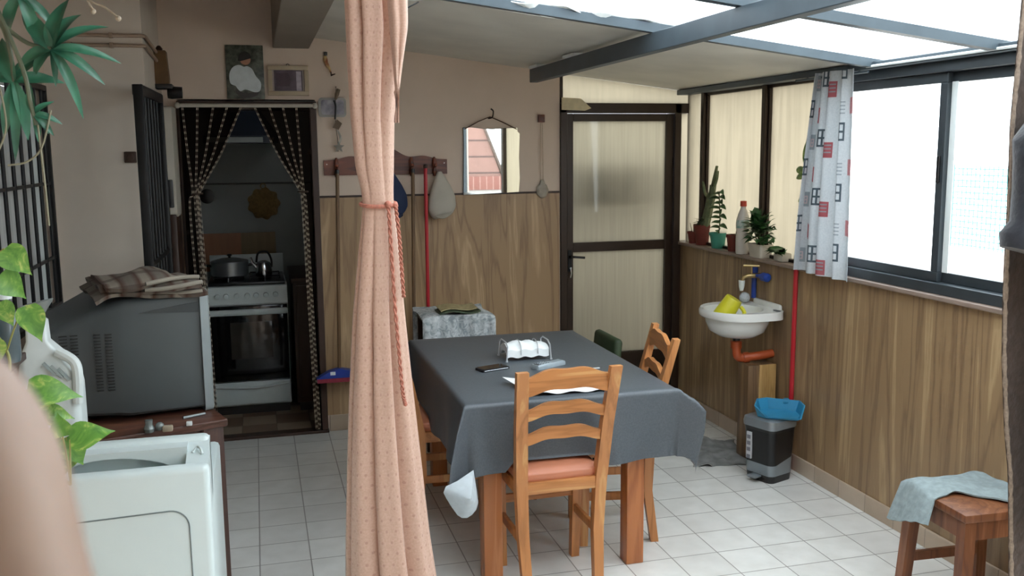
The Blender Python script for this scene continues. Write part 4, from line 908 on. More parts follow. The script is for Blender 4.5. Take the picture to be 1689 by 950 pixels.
def floorcloth(u, v):
    a = V3((2.20, 4.44, 0)).lerp(V3((2.50, 4.40, 0)), u); b = V3((2.38, 4.93, 0)).lerp(V3((2.63, 4.78, 0)), u)
    p = a.lerp(b, v); n = noise.noise(V3((u*4, v*4, 1.3))); p.x += .02*noise.noise(V3((v*5, 0, 3))); p.y += .02*noise.noise(V3((u*5, 2, 3)))
    p.z = .004+.030*max(0, n)+.012*max(0, noise.noise(V3((u*9, v*9, 7)))); return p
bm = B(); sheet(bm, 26, 26, floorcloth, .003); obj('fabric', bm, M('grey floor cloth', '8b8c8b', .9, var=.4, sc=14), t, 60)

# ------------------------------------------------------------------ sill plants
m_tc = M('dark red pot', '6e2a20', .6, var=.15); m_teal = M('teal pot', '3f8f7c', .5); m_soil = M('dark soil', '2a1e15', .95, var=.4, sc=60)
m_gr = M('green leaf', '3f6a38', .45, var=.3, sc=30, c2='2c4c2a'); m_cac = M('grey green stem', '6b7355', .6, var=.3, sc=25, c2='4c5a3e')
SZ = 1.092
def pot(t, x, y, r, h, mat, z=SZ, name='pot'):
    bm = B(); lathe(bm, [(0, z), (r*.72, z), (r*.95, z+h*.82), (r*1.05, z+h*.82), (r*1.06, z+h), (r*.92, z+h), (r*.88, z+h*.85), (0, z+h*.84)], (x, y, 0), 24); obj(name, bm, mat, t)
    bm = B(); lathe(bm, [(0, z+h*.80), (r*.88, z+h*.83), (r*.5, z+h*.88), (0, z+h*.89)], (x, y, 0), 20); obj('soil', bm, m_soil, t)
t = thing('potted_succulent', 'low red pot with bare twigs at the door end of the sill', 'potted plant', (2.725, 5.59, SZ)); pot(t, 2.725, 5.56, .04, .075, m_tc)
bm = B(); [tube(bm, [(2.725+a*.4, 5.56+b*.4, SZ+.06), (2.725+a, 5.56+b, SZ+.11+abs(a))], [.003, .0015], 5) for a, b in ((-.02, .01), (.01, .02), (-.005, -.02), (.02, -.01))]; obj('twigs', bm, m_brownd, t)
t = thing('potted_cactus', 'tall grey-green branching cactus in a dark red pot on the sill', 'potted plant', (2.735, 5.40, SZ)); pot(t, 2.73, 5.44, .058, .13, m_tc)
bm = B(); tube(bm, smoothpts([(2.73, 5.42, SZ+.10), (2.725, 5.36, SZ+.22), (2.72, 5.31, SZ+.32), (2.72, 5.295, SZ+.38)]), [.03]*7+[.028]*6+[.022]*6, 8)
for a in (((2.72, 5.30, SZ+.36), (2.715, 5.27, SZ+.42), (2.71, 5.23, SZ+.50)), ((2.72, 5.29, SZ+.37), (2.71, 5.235, SZ+.42), (2.70, 5.20, SZ+.47)), ((2.72, 5.31, SZ+.35), (2.725, 5.30, SZ+.41), (2.72, 5.275, SZ+.45)), ((2.725, 5.36, SZ+.30), (2.72, 5.40, SZ+.33), (2.72, 5.43, SZ+.40))):
    p_ = smoothpts(a, 5); tube(bm, p_, [.016-.008*i/len(p_) for i in range(len(p_))], 6, flat=.6)
obj('stem', bm, m_cac, t)
bm = B(); [leaf(bm, (2.725, 5.42+.02*math.sin(q*3), SZ+.14), (random.uniform(-1, 0), random.uniform(-1, .8), random.uniform(.1, .9)), (0, 0, 1), .07, .045, .4) for q in range(14)]; obj('base_leaves', bm, m_cac, t, 60)
t = thing('potted_shrub', 'leafy young plant in a teal pot on the sill', 'potted plant', (2.72, 5.25, SZ)); pot(t, 2.725, 5.22, .055, .095, m_teal)
bm = B(); tube(bm, smoothpts([(2.725, 5.22, SZ+.08), (2.722, 5.20, SZ+.18), (2.72, 5.215, SZ+.34)]), .004, 6); obj('stem', bm, m_cac, t)
bm = B()
for q in range(17):
    h = .11+.25*q/17; a = q*2.4; leaf(bm, (2.722, 5.21, SZ+h), (-.15-.35*abs(math.cos(a)), (1 if q % 2 else -1)*(.6+.4*abs(math.sin(a))), .3), (-.5, 0, 1), .095, .042, .5, 'blade')
obj('foliage', bm, m_gr, t, 60)
t = thing('potted_cutting', 'small dark red pot with a drooping cutting behind the white bottle', 'potted plant', (2.725, 5.0, SZ)); pot(t, 2.725, 5.03, .042, .10, m_tc)
bm = B(); [leaf(bm, (2.725, 5.03, SZ+.09), (-.5*math.cos(q*1.9), math.sin(q*1.9), .5), (0, 0, 1), .05, .03, .8) for q in range(5)]; obj('foliage', bm, m_gr, t, 60)
t = thing('lidded_jar', 'dark jar with a red lid on the sill behind the bottle', 'jar', (2.735, 4.975, SZ))
bm = B(); lathe(bm, [(0, SZ), (.026, SZ), (.028, SZ+.02), (.028, SZ+.12), (.022, SZ+.14), (0, SZ+.14)], (2.735, 4.965, 0), 18); obj('body', bm, M('dark jar', '33261f', .3), t)
bm = B(); lathe(bm, [(0, SZ+.14), (.028, SZ+.14), (.028, SZ+.175), (0, SZ+.178)], (2.735, 4.965, 0), 18); obj('lid', bm, m_tc, t)
t = thing('detergent_bottle', 'white plastic bottle with a red cap on the sill', 'bottle', (2.705, 4.885, SZ))
bm = B(); lathe(bm, [(0, SZ), (.036, SZ), (.039, SZ+.01), (.039, SZ+.10), (.035, SZ+.12), (.038, SZ+.15), (.037, SZ+.20), (.024, SZ+.245), (.015, SZ+.265), (.015, SZ+.28), (0, SZ+.28)], (2.705, 4.885, 0), 24); obj('body', bm, M('milky bottle', 'cfc9c0', .35, var=.08), t)
bm = B(); lathe(bm, [(0, SZ+.275), (.019, SZ+.275), (.018, SZ+.305), (0, SZ+.307)], (2.705, 4.885, 0), 18); obj('cap', bm, M('red cap', 'c2442f', .4), t, label='red cap')
bm = B(); lathe(bm, [(.0385, SZ+.15), (.0392, SZ+.151), (.0382, SZ+.195), (.0375, SZ+.196)], (2.705, 4.885, 0), 24); obj('label_band', bm, M('teal label', '7fa79c', .5, c2='d8d8d0', sc=40), t)
t = thing('potted_bush', 'bushy dark green plant in a white rectangular pot on the sill', 'potted plant', (2.72, 4.70, SZ))
bm = B(); rings(bm, [[V3((2.715+x*s, 4.70+y*s, z)) for x, y in rrect(-.042, -.075, .042, .075, .015)] for s, z in ((.85, SZ), (.98, SZ+.06), (1.03, SZ+.06), (1.03, SZ+.075), (.93, SZ+.075), (.9, SZ+.06))]); obj('pot', bm, M('cream pot', 'c9c2b4', .5), t)
random.seed(11); bm = B()
for q in range(130):
    a = random.uniform(0, 6.28); e = random.uniform(0, 1.35); r = random.uniform(.4, 1)
    dv = V3((math.cos(a)*math.cos(e), math.sin(a)*math.cos(e), math.sin(e)))
    b_ = V3((2.705, 4.70, SZ+.09))+V3((dv.x*.06*r, dv.y*.125*r, dv.z*.16*r))
    if b_.x > 2.74: b_.x = 2.74
    dd_ = dv+V3((-.1, random.uniform(-.4, .4), .1)); 
    if dd_.x > .1: dd_.x = .1
    leaf(bm, b_, dd_, (-.3, 0, 1), random.uniform(.036, .050), .046, .5)
obj('foliage', bm, m_gr, t, 60)
bm = B(); [tube(bm, [(2.715, 4.70+d_, SZ+.05), (2.708, 4.70+2*d_, SZ+.16)], .004, 5) for d_ in (-.03, 0, .03)]; obj('stems', bm, m_cac, t)
t = thing('potted_creeper', 'low round-leaved plant on the sill, right of the bushy plant', 'potted plant', (2.72, 4.50, SZ))
bm = B(); box(bm, (2.695, 4.44, SZ), (2.76, 4.53, SZ+.045), .008); obj('pot', bm, M('cream pot', 'c9c2b4', .5), t)
bm = B(); [leaf(bm, (2.715, 4.49+random.uniform(-.04, .05), SZ+.05), (random.uniform(-1, -.2), random.uniform(-.9, .9), random.uniform(.1, .9)), (-.4, 0, 1), .065, .06, .5) for q in range(16)]; obj('foliage', bm, m_gr, t, 60)
t = thing('potted_dieffenbachia', 'tall variegated plant half hidden behind the printed curtain', 'potted plant', (2.72, 4.25, SZ)); pot(t, 2.718, 4.25, .042, .09, m_tc)
bm = B(); tube(bm, smoothpts([(2.718, 4.25, SZ+.07), (2.714, 4.26, SZ+.3), (2.717, 4.255, SZ+.50)]), .007, 7); obj('stem', bm, m_cac, t)
m_var = M('pale variegated leaf', '8fa65c', .45, var=.3, sc=40, c2='4f7440')
bm = B()
for h, dy, dz, L_ in ((.50, .25, 1.0, .16), (.48, 1, .25, .13), (.46, .9, .05, .12), (.42, -.7, .6, .14), (.34, 1, .1, .09), (.30, .9, -.2, .07), (.45, -.3, .9, .15)): leaf(bm, (2.713, 4.258, SZ+h), (-.15, dy, dz), (-1, 0, .4), L_, .045, .3, 'blade')
obj('foliage', bm, m_var, t, 60)

# printed window curtain
m_pr, nt, p = nmat('grey white printed curtain')
uv = nt.nodes.new('ShaderNodeUVMap'); sp = nt.nodes.new('ShaderNodeSeparateXYZ'); lk(nt, uv.outputs[0], sp.inputs[0])
def mth(op, a, b=None):
    n = nt.nodes.new('ShaderNodeMath'); n.operation = op
    for i, x in enumerate((a, b)):
        if x is None: continue
        if isinstance(x, (int, float)): n.inputs[i].default_value = x
        else: lk(nt, x, n.inputs[i])
    return n.outputs[0]
U = mth('MULTIPLY', sp.outputs[0], 1.0); PV = mth('FRACT', mth('MULTIPLY', sp.outputs[1], 3.45))
def rmask(u0, u1, v0, v1):
    return mth('MULTIPLY', mth('MULTIPLY', mth('GREATER_THAN', U, u0), mth('LESS_THAN', U, u1)), mth('MULTIPLY', mth('GREATER_THAN', PV, v0), mth('LESS_THAN', PV, v1)))
def hollow(u0, u1, v0, v1, tu, tv):
    o = rmask(u0, u1, v0, v1); um, vm = (u0+u1)/2, (v0+v1)/2
    for a in ((u0+tu, um-tu/2), (um+tu/2, u1-tu)):
        for b in ((v0+tv, vm-tv/2), (vm+tv/2, v1-tv)): o = mth('SUBTRACT', o, rmask(a[0], a[1], b[0], b[1]))
    return o
def mixc(base, mask, c):
    n = nt.nodes.new('ShaderNodeMixRGB'); lk(nt, mask, n.inputs[0]); lk(nt, base, n.inputs[1]); n.inputs[2].default_value = hexc(c); return n.outputs[0]
c = ramp(nt, nz(nt, coords(nt), 120, 2), [(.3, hexc('c6cbcf')[:3]), (.7, hexc('d2d6d9')[:3])])
for (u0, v0, wd) in ((.06, .70, .09), (.715, .30, .13), (.34, .20, .09)):
    c = mixc(c, hollow(u0, u0+wd, v0, v0+.30, .016, .035), '55626b')
for (u0, v0, hx) in ((.47, .02, 'b0656c'), (.24, .60, 'b0656c'), (.89, .74, 'c08e92'), (.13, .15, '98a0a6')):
    c = mixc(c, rmask(u0, u0+(.16 if u0 > .3 else .10), v0, v0+.26), hx)
    c = mixc(c, hollow(u0+.03, u0+.08, v0+.05, v0+.19, .008, .02), 'c9b3b5')
for v0 in (.74, .80, .86, .92): c = mixc(c, rmask(.75, .84, v0, v0+.02), '9aa2a8')
for v0 in (.10, .16, .22): c = mixc(c, rmask(.56, .62, v0, v0+.02), '9aa2a8')
lk(nt, c, p.inputs['Base Color']); p.inputs['Roughness'].default_value = .8
out = nt.nodes['Material Output']; tr = nt.nodes.new('ShaderNodeBsdfTranslucent'); lk(nt, c, tr.inputs[0]); ms = nt.nodes.new('ShaderNodeMixShader'); ms.inputs[0].default_value = .32
lk(nt, p.outputs[0], ms.inputs[1]); lk(nt, tr.outputs[0], ms.inputs[2]); lk(nt, ms.outputs[0], out.inputs[0])
t = thing('printed_curtain', 'pale grey curtain printed with red squares and black windows, at the window', 'curtain', (2.62, 3.98, 1.08))
def pcur(u, v):
    yl = lerp([(0, 4.235), (.25, 4.22), (.6, 4.17), (1, 4.10)], v); yr = lerp([(0, 3.755), (.5, 3.765), (1, 3.775)], v)
    e = u+.06*math.sin(u*math.pi*2*3+.6)*(1-u)*1.2
    amp = .030*(1-.55*u)*(.65+.35*(1-v))
    return V3((2.632+amp*math.sin(u*math.pi*2*4.5+1+.5*v)-.012*math.sin(u*math.pi), yl+(yr-yl)*e, 1.09-.022*u*0-.01*(1-v)*u+.96*v))
bm = B(); sheet(bm, 110, 40, pcur, .0015); obj('fabric', bm, m_pr, t, 60)
bm = B(); tube(bm, [(2.645, 3.70, 2.03), (2.645, 4.28, 2.03)], .006, 8); obj('rod', bm, m_steel, t)
for y in (3.78, 3.98, 4.2):
    bm = B(); tube(bm, [(2.645, y, 2.03), (2.668, y, 2.045)], .004, 6); obj('hook', bm, m_steel, t)
# ------------------------------------------------------------------ stool on the right
t = thing('stool', 'reddish wooden stool partly covered by a grey cloth, bottom right corner', 'stool', (2.455, 2.70, 0), rad(-3))
m_stw = wood('reddish stool wood', '5e3420', '74462a', '88573a', 'Z', 7, .4)
SH = .455
bm = B(); box(bm, (-.17, -.17, SH-.03), (.17, .17, SH), .005); obj('seat', bm, m_stw, t, local=True)
bm = B()
for s in (-1, 1):
    box(bm, (-.135, s*.142-.010, SH-.10), (.135, s*.142+.010, SH-.03)); box(bm, (s*.142-.010, -.135, SH-.10), (s*.142+.010, .135, SH-.03))
obj('apron', bm, m_stw, t, local=True)
for sx in (-1, 1):
    for sy in (-1, 1):
        bm = B(); rings(bm, [[V3((sx*.165+a*.02, sy*.165+b*.02, 0)) for a, b in ((-1, -1), (1, -1), (1, 1), (-1, 1))], [V3((sx*.142+a*.022, sy*.142+b*.022, SH-.03)) for a, b in ((-1, -1), (1, -1), (1, 1), (-1, 1))]]); obj('leg', bm, m_stw, t, local=True)
for s in (-1, 1):
    bm = B(); box(bm, (-.15, s*.155-.009, .15), (.15, s*.155+.009, .185)); obj('stretcher', bm, m_stw, t, local=True)
t = thing('seat_cloth', 'grey blue cloth thrown over the wooden stool', 'cloth', (2.455, 2.70, SH), rad(-3))
def scloth(u, v):
    x = -.262+.43*u; yn = lerp([(0, -.06), (.25, -.01), (.45, .01), (.7, -.10), (1, -.20)], u); y = yn+(.172-yn)*v; z = .006
    if x < -.172: d = -.172-x; z -= d*1.5*(.6+.5*v); x = -.180-d*.62
    if y < -.172: z -= (-.172-y)*.9
    z += .012*max(-.3, noise.noise(V3((u*5, v*5, .4))))+.006+.014*math.sin(math.pi*v)*math.sin(math.pi*min(1, u*1.3))
    return V3((x, y, z))
bm = B(); sheet(bm, 30, 24, scloth, .006); obj('fabric', bm, M('grey blue towelling', '8d9a9c', .95, var=.2, sc=40, bmp=.3), t, 60, local=True)

# ------------------------------------------------------------------ brown blanket and jacket hanging at the right edge
m_bl = M('dark brown fleece', '4a3a30', .95, var=.25, sc=60, bmp=.3, sheen=.3)
t = thing('hanging_blanket', 'dark brown blanket with a pale edge hanging at the right edge', 'blanket', (1.45, 1.25, .03))
def blk(u, v):
    z = .03+2.0*v; xl = lerp([(.0, 1.262), (.97, 1.224), (1.149, 1.208), (1.226, 1.194), (1.349, 1.179), (1.468, 1.172), (1.55, 1.170), (1.634, 1.168), (1.734, 1.164), (1.9, 1.17), (2.1, 1.175)], z)
    return V3((xl+.60*u, 1.25+.03*math.sin(u*20+v)*min(1, .1+u*2), z))
bm = B(); sheet(bm, 50, 60, blk, .006); obj('fabric', bm, m_bl, t, 60)
random.seed(3)
bm = B(); n_ = 260; pe = [blk(0, q/n_)+V3((-.001, -.001, 0)) for q in range(n_+1)]
tube(bm, pe, [.0022+.0022*random.random() for _ in pe], 6)
obj('fringe', bm, M('pale wool edge', 'a08f80', .95, var=.3, sc=200), t, label='pale stitched edge')
bm = B(); tube(bm, [(1.16, 1.252, 2.04), (1.80, 1.252, 2.04)], .012, 10); rd = obj('rod', bm, m_steel, t)
for x in (1.25, 1.72):
    bm = B(); tube(bm, [(x, 1.252, 2.045), (x, 1.252, roofz(x)-.06), (x, 1.46, roofz(x)-.05)], .005, 6); obj('hanger', bm, m_steel, rd)
t = thing('fleece_jacket', 'dark brown fleece jacket with a hanging sleeve at the right edge, over the blanket', 'jacket', (1.30, 1.18, 1.5))
m_jk = M('glare tinted fleece jacket', '2c2e36', .95, var=.2, sc=50, bmp=.3, sheen=.3)  # blue-grey cast of glare put into the brown fleece's colour
def eln(c, a, b_, n=28, tilt=0): return [V3((c[0]+a*math.cos(2*math.pi*i/n), c[1]+b_*math.sin(2*math.pi*i/n)*(1+.12*math.sin(3*2*math.pi*i/n)), c[2]+tilt*a*math.cos(2*math.pi*i/n))) for i in range(n)]
bm = B(); rings(bm, [eln((1.49+.01*math.sin(z*9), 1.155, z), hw*(1+.02*math.sin(z*23)), hd) for z, hw, hd in ((1.08, .24, .045), (1.085, .262, .052), (1.2, .265, .05), (1.35, .258, .052), (1.5, .262, .055), (1.65, .265, .06), (1.76, .26, .062), (1.83, .22, .058), (1.88, .13, .05), (1.905, .075, .045))]); obj('body', bm, m_jk, t, 60)
for s in (0, 1):
    mir = lambda x: x if not s else 2.98-x
    bm = B(); rs = []
    for x, z, a, b_, tl in ((1.177, 1.530, .060, .035, -.25), (1.180, 1.528, .076, .044, -.25), (1.182, 1.55, .080, .046, -.22), (1.187, 1.575, .068, .042, -.15), (1.20, 1.63, .080, .045, -.05), (1.21, 1.69, .092, .048, .15), (1.215, 1.74, .100, .050, .35), (1.235, 1.785, .100, .048, .6), (1.30, 1.82, .085, .044, .7), (1.36, 1.845, .05, .038, .7)):
        r_ = eln((x, 1.185, z), a, b_, 28, tl); rs.append([V3((mir(p_.x), p_.y, p_.z)) for p_ in r_])
    rings(bm, rs); obj('sleeve', bm, m_jk, t, 60)
bm = B(); tube(bm, smoothpts([(1.42, 1.14, 1.885), (1.45, 1.10, 1.90), (1.50, 1.09, 1.895), (1.55, 1.11, 1.90), (1.57, 1.17, 1.91), (1.50, 1.20, 1.925), (1.43, 1.18, 1.91)], 5), .028, 12); obj('collar', bm, m_jk, t)
bm = B(); tube(bm, [(1.49, 1.100, 1.87), (1.49, 1.098, 1.5), (1.49, 1.10, 1.1)], .004, 6); obj('zip', bm, m_steel, t)
bm = B(); tube(bm, [(1.50, 1.185, 1.90), (1.50, 1.19, 2.06), (1.50, 1.24, 2.062), (1.50, 1.27, 2.04)], .006, 8); obj('hanger_hook', bm, m_steel, t)

# ------------------------------------------------------------------ peach tied curtain
m_pc, nt, p = nmat('peach curtain with small dots')
uv = nt.nodes.new('ShaderNodeUVMap'); sp = nt.nodes.new('ShaderNodeSeparateXYZ'); lk(nt, uv.outputs[0], sp.inputs[0])
uu = mth('MULTIPLY', sp.outputs[0], 30.0); vv = mth('MULTIPLY', sp.outputs[1], 64.0)
uo = mth('ADD', uu, mth('MULTIPLY', mth('FLOORED_MODULO', mth('FLOOR', vv), 2.0), .5))
du = mth('SUBTRACT', mth('FRACT', uo), .5); dv = mth('SUBTRACT', mth('FRACT', vv), .5)
dm = mth('LESS_THAN', mth('ADD', mth('MULTIPLY', du, du), mth('MULTIPLY', dv, dv)), .016)
c = ramp(nt, nz(nt, coords(nt), 150, 2), [(.3, hexc('cba590')[:3]), (.7, hexc('d6b29f')[:3])])
c = mixc(c, mth('MULTIPLY', dm, .33), '9a5f52')
lk(nt, c, p.inputs['Base Color']); p.inputs['Roughness'].default_value = .6; p.inputs['Sheen Weight'].default_value = .3
out = nt.nodes['Material Output']; tr = nt.nodes.new('ShaderNodeBsdfTranslucent'); lk(nt, c, tr.inputs[0]); ms = nt.nodes.new('ShaderNodeMixShader'); ms.inputs[0].default_value = .15
lk(nt, p.outputs[0], ms.inputs[1]); lk(nt, tr.outputs[0], ms.inputs[2]); lk(nt, ms.outputs[0], out.inputs[0])
t = thing('peach_curtain', 'peach dotted curtain gathered by a cord in the middle of the room', 'curtain', (.36, 2.8, 0))
XL = [(0, .195), (.36, .213), (.50, .218), (.70, .228), (.95, .243), (1.20, .262), (1.40, .285), (1.50, .298), (1.545, .303), (1.59, .298), (1.65, .284), (1.80, .274), (1.95, .270), (2.13, .268), (2.3, .268)]
XR = [(0, .555), (.36, .498), (.50, .480), (.70, .462), (.95, .440), (1.20, .420), (1.40, .406), (1.50, .398), (1.545, .393), (1.59, .394), (1.65, .397), (1.80, .404), (1.95, .424), (2.05, .438), (2.13, .436), (2.3, .43)]
def pcurt(u, v):
    z = .012+2.25*v; a = 2*math.pi*u; l, r = lerp(XL, z), lerp(XR, z); cx_, hw = (l+r)/2, (r-l)/2
    fl = min(1, abs(z-1.545)/.35)
    m = 1.04-(.08+.30*fl)*(1-abs(math.sin(3.5*a+.55+.25*math.sin(z*2.1))))**2.2+.02*fl*math.sin(13*a+z*1.2)
    if z > 1.545: m = 1.04-(.08+.32*fl)*(1-abs(math.sin(3*a+.20+.5*(z-1.5))))**2.2+.02*fl*math.sin(11*a-z)
    x = math.cos(a)*m; y = math.sin(a)*m*.62
    x = max(-1, min(1, x))
    return V3((cx_+hw*x, 2.8+hw*y, z))
bm = B(); sheet(bm, 160, 90, pcurt, 0, wrap=True); obj('fabric', bm, m_pc, t, 70)
# loose fold looping down the right of the upper part
def fold(u, v):
    z = 2.26-.48*v; xr = lerp(XR, z); xl = .375+.030*v
    x = xl+(xr+.002-xl)*u
    return V3((x-.015*v*u, 2.725-.030*math.sin(math.pi*u)*(1-.5*v)-.008*math.sin(u*9), z-.03*u*0))
bm = B(); sheet(bm, 18, 24, fold, .004); obj('loose_fold', bm, m_pc, t, 60)
m_cord = M('peach braided cord', 'c07a66', .8, var=.3, sc=160)
bm = B(); tube(bm, [(.348+.052*math.cos(a), 2.8+.036*math.sin(a), 1.545+.006*math.sin(a)) for a in [2*math.pi*q/40 for q in range(40)]], .006, 8, closed=True); ball(bm, (.372, 2.762, 1.545), .011, 10); ball(bm, (.395, 2.775, 1.54), .009, 10)
tie = obj('tie', bm, m_cord, t, label='braided tie cord')
for pts_ in ([(.372, 2.758, 1.545), (.376, 2.752, 1.42), (.381, 2.742, 1.25), (.387, 2.72, 1.10), (.392, 2.70, .99), (.398, 2.69, .955)], [(.395, 2.768, 1.54), (.402, 2.76, 1.45), (.406, 2.757, 1.36), (.409, 2.75, 1.27)]):
    c_ = smoothpts(pts_, 20); bm = B()
    for s in (0, math.pi):
        tube(bm, [q+V3((.0035*math.cos(i*.9+s), .0035*math.sin(i*.9+s), 0)) for i, q in enumerate(c_)], .0032, 5)
    obj('cord_tail', bm, m_cord, tie)
bm = B(); tube(bm, [(.14, 2.8, 2.262), (.60, 2.8, 2.262)], .010, 10); rd = obj('rod', bm, m_steel, t)
bm = B()
for x in (.2, .5): tube(bm, [(x, 2.8, 2.265), (x, 2.8, 2.32), (x, 2.96, 2.325)], .005, 6)
obj('bracket', bm, m_steel, rd)
# small lamp tubes beside the curtain head
t = thing('tube_lamp', 'white bare lamp tubes with a dark wire beside the curtain top', 'lamp', (.47, 3.1, 2.2))
bm = B(); tube(bm, smoothpts([(.47, 3.12, 2.205), (.50, 3.11, 2.19), (.545, 3.10, 2.19), (.555, 3.10, 2.205), (.53, 3.10, 2.225), (.48, 3.11, 2.23)], 5), .010, 10); obj('tubes', bm, m_white, t)
bm = B(); box(bm, (.445, 3.10, 2.20), (.475, 3.14, 2.245), .006); obj('base', bm, m_white, t)
bm = B(); tube(bm, smoothpts([(.535, 3.10, 2.175), (.49, 3.09, 2.15), (.465, 3.09, 2.13), (.45, 3.08, 2.10), (.44, 3.08, 2.0), (.41, 3.07, 1.95)], 5), .0025, 6); tube(bm, [(.46, 3.12, 2.24), (.46, 3.12, 2.35)], .004, 6); obj('wire', bm, m_dark, t)

# ------------------------------------------------------------------ television on its table
m_tw = wood('dark reddish table wood', '3d2419', '55352a', '6d4735', 'X', 6, .35)
TM = Matrix.Translation((-.14, 3.545, 0)) @ Matrix.Rotation(rad(19), 4, 'Z')
t = thing('side_table', 'dark reddish wooden table carrying the television', 'table', (-.5, 3.7, 0))
bm = B(); box(bm, (-.62, 0, .692), (0, .55, .722), .006, TM); obj('tabletop', bm, m_tw, t)
bm = B(); box(bm, (-.60, .03, .60), (-.03, .05, .692), 0, TM); box(bm, (-.60, .50, .60), (-.03, .52, .692), 0, TM); box(bm, (-.05, .03, .60), (-.03, .52, .692), 0, TM); obj('apron', bm, m_tw, t)
m_tl = wood('dark table leg', '3a2622', '4b332c', '5c4238', 'Z', 6, .4)
for x, y in ((-.09, .01), (-.61, .01), (-.09, .47), (-.61, .47)):
    bm = B(); box(bm, (x, y, 0), (x+.075, y+.07, .692), .004, TM); obj('leg', bm, m_tl, t)
m_tv = M('grey television plastic', '4b5153', .45, var=.06, sc=6); m_tvb = M('silver grey bezel', '8d9698', .4, .2, var=.04)
VM = Matrix.Translation((-.19, 3.68, .7225)) @ Matrix.Rotation(rad(17), 4, 'Z')
t = thing('television', 'old grey tube television seen from behind, on the side table', 'television', (-.45, 3.8, .7225), rad(17))
def sect(x, y0, y1, z0, z1, r=.02): return [VM @ V3((x, y, z)) for y, z in rrect(y0, z0, y1, z1, r, 3)]
SEC = [(-.03, .012, .568, .012, .458, .02), (-.30, .014, .566, .016, .452, .03), (-.34, .03, .55, .02, .44, .03), (-.47, .085, .495, .022, .385, .03), (-.565, .10, .48, .024, .345, .03), (-.58, .115, .465, .035, .33, .02)]
bm = B(); rings(bm, [sect(*s) for s in SEC]); obj('shell', bm, m_tv, t, 28)
bm = B(); rings(bm, [sect(-.035, 0, .58, 0, .47, .015), sect(-.006, 0, .58, 0, .47, .015), sect(0, .008, .572, .008, .462, .015)]); obj('bezel', bm, m_tvb, t, label='silver grey bezel')
bm = B(); rings(bm, [sect(-.001, .045, .535, .075, .435, .02), sect(.004, .06, .52, .09, .42, .02)]); obj('screen', bm, m_oven, t)
ysec = lambda x: lerp([(-.58, .115), (-.565, .10), (-.47, .085), (-.34, .03), (-.30, .014), (-.03, .012)], x)
for (xa, n) in ((-.515, 5), (-.405, 6)):
    bm = B()
    for q in range(19):
        z = .12+q*.0115
        for cidx in range(2): 
            x0 = xa+cidx*.036; y = (ysec(x0)+ysec(x0+.028))/2
            box(bm, (x0, y-.004, z), (x0+.028, y+.006, z+.004), 0, VM)
    obj('vent_slots', bm, m_dark, t)
bm = B(); prism(bm, [(-.25, .40), (-.04, .425), (-.04, .385)], 'Y', .0085, .016, VM); obj('side_groove', bm, M('grip recess', '353a3c', .5), t)
bm = B(); box(bm, (-.50, .082, .04), (-.45, .095, .085), .002, VM); obj('socket_panel', bm, m_dark, t)
bm = B(); [box(bm, (x, y, -.001), (x+.05, y+.05, .014), 0, VM) for x in (-.10, -.45) for y in (.16, .38)]; obj('foot', bm, m_dark, t)
# folded blanket on the television
m_pl, nt, p = nmat('brown and grey plaid')
v = coords(nt); sp = nt.nodes.new('ShaderNodeSeparateXYZ'); lk(nt, v, sp.inputs[0])
a1 = mth('PINGPONG', sp.outputs[0], .055); a2 = mth('PINGPONG', sp.outputs[1], .07)
c = ramp(nt, mth('MULTIPLY', a1, 18.0), [(.2, hexc('6a6259')[:3]), (.55, hexc('4d3226')[:3]), (.8, hexc('857c70')[:3])])
c = mixc(c, mth('MULTIPLY', mth('GREATER_THAN', a2, .05), .5), '3d2a22')
lk(nt, c, p.inputs['Base Color']); p.inputs['Roughness'].default_value = .95
t = thing('folded_blanket', 'folded brown and grey plaid blanket on top of the television', 'blanket', (-.40, 3.8, 1.18), rad(17))
BZ = .7225+.458
def fb(zoff, x0, x1, y0, y1, ph):
    def f(u, v):
        x = x0+(x1-x0)*u; y = y0+(y1-y0)*v; z = BZ+zoff+.008*math.sin(u*6+ph)+.010*noise.noise(V3((u*3+ph, v*3, ph)))+.018*math.sin(math.pi*u)*math.sin(math.pi*v)
        if v < .12: z -= (.12-v)*.10; y += 0
        if x < -.36: z -= (-.36-x)*.25
        return VM @ V3((x, y+.03*math.sin(u*4+ph), z-.7225))
    return f
for i, (zo, a, b, c0, d0) in enumerate(((.022, -.40, -.015, -.02, .36), (.042, -.375, -.03, -.015, .34), (.062, -.36, -.10, -.005, .33))):
    bm = B(); sheet(bm, 26, 20, fb(zo, a, b, c0, d0, i*1.7), .014); obj('layer', bm, m_pl, t, 60)
bm = B()
for i, z in enumerate((.016, .038, .056)):
    tube(bm, [VM @ V3((-.23+.2*q/14, -.012+.03*math.sin((q/14*.55+.42)*4+i*1.7), BZ-.7225+z+.008*math.sin((q/14*.5+.45)*6+i*1.7))) for q in range(15)], .008, 8)
obj('folded_edge', bm, M('pale blanket edge', '8f887c', .95), t)
# knick-knacks on the table in front of the television
t = thing('glass_ornament', 'small cluster of glass knick-knacks on the table in front of the television', 'ornament', (-.42, 3.42, .722))
bm = B(); lathe(bm, [(0, .722), (.016, .722), (.02, .735), (.012, .75), (.014, .765), (0, .766)], (-.405, 3.45, 0), 14); ball(bm, (-.37, 3.455, .738), .016, 12); obj('glass', bm, M('grey glass', '7d8583', .1, .3), t)
bm = B(); box(bm, (-.36, 3.43, .722), (-.325, 3.455, .742), .004); obj('pale_block', bm, M('pale stone', 'a59884', .6), t)
bm = B(); box(bm, (-.283, 3.485, .722), (-.263, 3.503, .736), .002); one('dice', bm, m_white, 'tiny white cube on the table edge below the television', 'cube')
bm = B(); tube(bm, [(-.30, 3.585, .727), (-.225, 3.625, .727)], .005, 8); one('pen', bm, m_tvb, 'pale pen lying against the foot of the television', 'pen')

